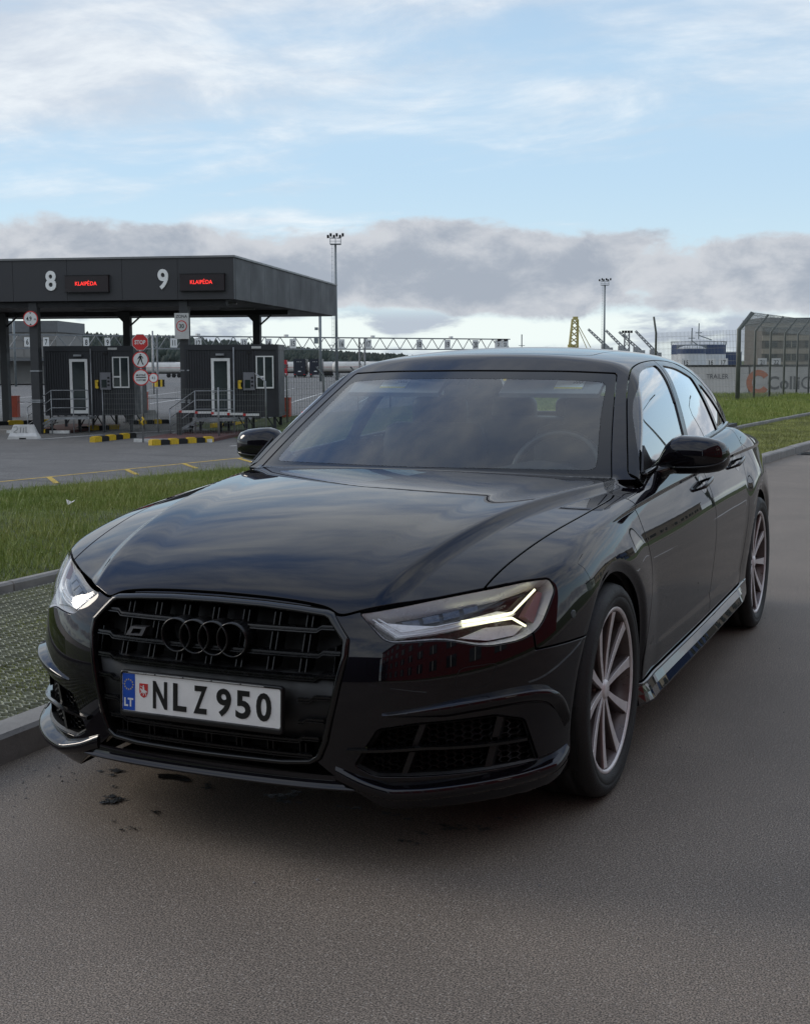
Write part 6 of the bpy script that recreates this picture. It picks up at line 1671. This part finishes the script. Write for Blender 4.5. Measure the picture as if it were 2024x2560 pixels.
    m = MB(); d = 430; r = (1800 - 1012) * K * d; s = thing('tank_annex', 'low blue annex at the right foot of the wide tank', 'building', site(r, d, -3), TURN); m.lo((-4, 0, 0), (7, 6, 6.6)); m.build('wall', e['ctankb'], s); m = MB(); m.lo((-4.1, -.1, 6.6), (7.1, 6.1, 6.9)); m.build('roof', e['ctank'], s)
    # white trailers behind the fence
    x0 = 15.5
    for k in range(3):
        lab = ('plain white trailer side with the word TRAILER, left behind the mesh', 'white trailer with an orange C logo and grey lettering behind the fence', 'white trailer side continuing out of the picture on the right')[k]
        r0 = (17.6, 22.05, 34.0)[k]; Lk = (4.35, 11.8, 10)[k]
        s = thing('lorry_trailer', lab, 'trailer', site(r0, 84.5, YARD), TURN)
        m = MB(); m.lo((0, 0, .25), (Lk, 2.5, 2.22)); bd = m.build('trailer_side', e['cont'], s)
        m = MB(); m.lo((-.02, -.03, 2.22), (Lk + .02, 2.53, 2.34)); m.build('top_rail', e['black'], s)
        for q in np.arange(.9, Lk - .3, 1.15):
            m = MB(); m.lo((q, -.015, .3), (q + .03, -.002, 2.2)); m.build('side_seam', e['cont'], bd)
        for q in np.arange(.8, Lk, 1.3):
            m = MB(); m.lathe([(0, -.1), (.45, -.1), (.45, .2), (0, .2)], 'y', 12, (q, .3, .45)); m.build('wheel', e['rubber'], s)
        if k == 0: text_on('TRAILER', .42, (2.35, -.02, 1.62), (math.pi / 2, 0, 0), e['logo_g'], bd, 'trailer_lettering', .01, .0, .9)
        if k == 1:
            m = MB(); q = []
            for rad, sgn in ((.80, 1), (.43, -1)):
                an = np.linspace(.60, 2 * math.pi - .60, 30); q.append([(rad * math.cos(a) * .95, rad * math.sin(a)) for a in (an if sgn > 0 else an[::-1])])
            m.prism(q[0] + q[1], lambda u, v: (.52 + u, -.03, 1.22 + v), lambda u, v: (.52 + u, -.003, 1.22 + v)); m.build('logo_mark', e['logo_o'], bd)
            text_on('Colli', 1.15, (2.15, -.02, 1.19), (math.pi / 2, 0, 0), e['logo_g'], bd, 'logo_lettering', .012, .022, .95)
            text_on('Care', 1.15, (4.28, -.02, 1.19), (math.pi / 2, 0, 0), e['logo_g'], bd, 'logo_lettering', .012, .0, .92)
    for num, pxx, nm_ in ((15, 1716, 'fifteen'), (16, 1778, 'sixteen'), (17, 1809, 'seventeen'), (21, 1906, 'twenty one'), (22, 1941, 'twenty two')):
        d = 150; r = (pxx - 1012) * K * d
        s = thing('lane_number_board', f'small grey board numbered {nm_} showing above the white trailers', 'sign', site(r, d, YARD), TURN)
        m = MB(); m.lo((-.5, 0, 1.9), (.5, .05, 2.8)); p = m.build('board', e['signw'], s); text_on(str(num), .7, (0, -.006, 2.35), (math.pi / 2, 0, 0), e['black'], p, 'board_digits', .01, .008, .85); m = MB(); m.bar((0, .1, 0), (0, .1, 1.9), .1); m.build('post', e['galv'], s)
    # long brown block at the right
    d = 250; s = thing('office_block', 'long beige and brown block with window bands behind the right fence', 'building', site(67.3, d, -2.2), TURN - .05)
    m = MB(); m.lo((0, 0, 0), (60, 16, 10.4)); m.build('wall', e['brownb'], s); m = MB(); m.lo((-.4, -.5, 10.4), (60.4, 16.4, 11.3)); m.build('roof', e['roofg'], s)
    for q in range(4):
        z = .9 + q * 2.45
        m = MB(); m.lo((0, -.35, z + 1.25), (60, -.003, z + 2.2)); m.build('facade_band', e['beige'], s)
        for k in range(16):
            m = MB(); m.lo((.6 + k * 3.7, -.12, z), (2.9 + k * 3.7, -.003, z + 1.2)); w = m.build('window', e['glass'], s)
            m = MB(); m.lo((1.7 + k * 3.7, -.15, z), (1.8 + k * 3.7, -.121, z + 1.2)); m.build('mullion', e['beige'], w)
    m = MB(); m.lo((13.0, 4, 11.3), (14.6, 5.6, 15.0)); m.lo((12.6, 3.6, 15.0), (15.0, 6, 16)); m.build('chimney', e['beige'], s)
    # mesh fence on the bank: a straight run, a bent corner post, a run going away to the right
    f = thing('mesh_fence', 'tall grey mesh fence on the grassy bank with bent tops, before the white trailers', 'fence', site(0, 0, 0), TURN)
    def panel(a, c, z0, z1, dx, dz, w):
        a, c = np.array(a), np.array(c); L = np.linalg.norm(c - a); n = int(L / dx); m = MB(); u = (c - a) / L
        for k in range(n + 1):
            p = a + (c - a) * k / n; m.bar((p[0], p[1], z0), (p[0], p[1], z1), w * 1.5)
        for z in np.arange(z0 + .05, z1, dz): m.bar((a[0], a[1], z), (c[0], c[1], z), w * 1.5)
        o = m.build('wire_mesh', e['mesh'], f); o['kind'] = 'stuff'
    pts = [(8.52, 45.0), (10.25, 40.8)]
    for a, c in zip(pts[:-1], pts[1:]): panel(a, c, .10, 2.30, .075, .20, .0045)
    def postp(p, lean, big=1.):
        m = MB(); m.tube([(p[0], p[1], -.4), (p[0], p[1], 2.30), (p[0] + lean[0], p[1] + lean[1], 2.82)], .036 * big, 8); m.build('fence_post', e['post'], f)
    for p in pts[:-1]: postp(p, (-.13, -.25))
    postp((10.25, 40.8), (.42, .05), 1.5); postp((10.36, 41.05), (.42, .05), 1.2)
    prev = np.array([10.25, 40.8])
    for k in range(1, 10):
        p = np.array([10.25 + k * 1.05, 40.8 + k * 2.0]); panel(prev, p, .10, 2.30, .06, .20, .0033); postp(p, (.42, .05))
        a, c = prev + np.array([.42, .05]), p + np.array([.42, .05]); m = MB()
        for z in (2.45, 2.6, 2.75, 2.82): t = (z - 2.30) / .52; m.bar((prev[0] + .42 * t, prev[1] + .05 * t, z), (p[0] + .42 * t, p[1] + .05 * t, z), .014)
        for q in np.linspace(0, 1, 40): w0 = prev + (p - prev) * q; m.bar((w0[0], w0[1], 2.3), (w0[0] + .42, w0[1] + .05, 2.82), .006)
        o = m.build('leaning_mesh', e['mesh'], f); o['kind'] = 'stuff'; prev = p

# ---------------------------------------------------------------- outside the frame, seen mirrored in the paint
def build_reflected():
    e = E_
    b = MB(); b.lo((8.2, -60, -.05), (8.35, 120, .12)); S('far_kerb', b, e['kerb'])
    b = MB(); b.add([(8.35, -60, .10), (70, -60, .35), (70, 160, .35), (8.35, 160, .10)], [(0, 1, 2, 3)]); S('far_verge', b, e['turf'])
    s = thing('brick_building', 'dark red brick building with rows of grey windows across the road', 'building', (12.5, -33, .1), 0)
    m = MB(); m.lo((0, 0, 0), (22, 39, 12.6)); m.build('wall', e['brick'], s); m = MB(); m.lo((-.3, -.3, 12.6), (22.3, 39.3, 13.0)); m.build('roof', e['roofg'], s)
    for fl in range(4):
        for k in range(12):
            m = MB(); m.lo((-.08, 1.2 + k * 3.0, 1.0 + fl * 3.0), (-.003, 2.6 + k * 3.0, 2.7 + fl * 3.0)); w = m.build('window', e['glass'], s); m = MB(); m.lo((-.12, 1.85 + k * 3, 1.0 + fl * 3.0), (-.081, 1.95 + k * 3, 2.7 + fl * 3.0)); m.build('mullion', e['wframe'], w)
        for k in range(7):
            m = MB(); m.lo((1.2 + k * 3.0, 39.003, 1.0 + fl * 3.0), (2.6 + k * 3.0, 39.08, 2.7 + fl * 3.0)); m.build('window', e['glass'], s)
    s = thing('dark_hall', 'long dark ribbed hall across the end of the road, behind the photographer', 'building', (-34, -42, 0), 0)
    m = MB(); m.lo((0, 0, 0), (44, 14, 8.5)); m.build('wall', e['clad'], s); m = MB(); m.lo((-.3, -.3, 8.5), (44.3, 14.3, 8.9)); m.build('roof', e['roofg'], s)
    for k in range(20):
        m = MB(); m.lo((.4 + k * 2.2, 14.003, 0), (.6 + k * 2.2, 14.1, 8.4)); m.build('rib', e['clad'], s)
    for k, (x, y, L, W, h, mt, lab) in enumerate(((30, 46, 14, 8, 3.6, e['paleg'], 'low pale green shed beyond the right verge'), (34, 70, 22, 9, 4.2, e['beige'], 'long beige hall beyond the right verge'), (36, 104, 12, 9, 4.4, e['ctankb'], 'blue container office beyond the right verge'), (38, 128, 30, 10, 5, e['brownb'], 'brown hall far along the right verge'))):
        s = thing('roadside_building', lab, 'building', (x, y, .2), 0)
        m = MB(); m.lo((0, 0, 0), (W, L, h)); m.build('wall', mt, s); m = MB(); m.lo((-.3, -.3, h), (W + .3, L + .3, h + .4)); m.build('roof', e['roofg'], s)
        for q in range(int(L / 3)):
            m = MB(); m.lo((-.06, .8 + q * 3, 1.2), (-.003, 2.4 + q * 3, 2.8)); m.build('window', e['glass'], s)
    for k, y in enumerate((14, 40, 66)):
        s = thing('street_lamp', ('grey street lamp nearest on the right verge', 'grey street lamp beside the beige hall', 'grey street lamp by the blue office')[k], 'street lamp', (9.4, y, .1), 0)
        m = MB(); m.tube([(0, 0, 0), (0, 0, 7), (-.5, 0, 7.9), (-1.8, 0, 8.2)], [.09, .07, .06, .05], 8); m.build('pole', e['mast'], s); m = MB(); m.lo((-2.5, -.15, 8.12), (-1.75, .15, 8.26)); m.build('lamp_head', e['mast'], s)
build_ground()
build_gate()
build_far()
build_reflected()
build_car()
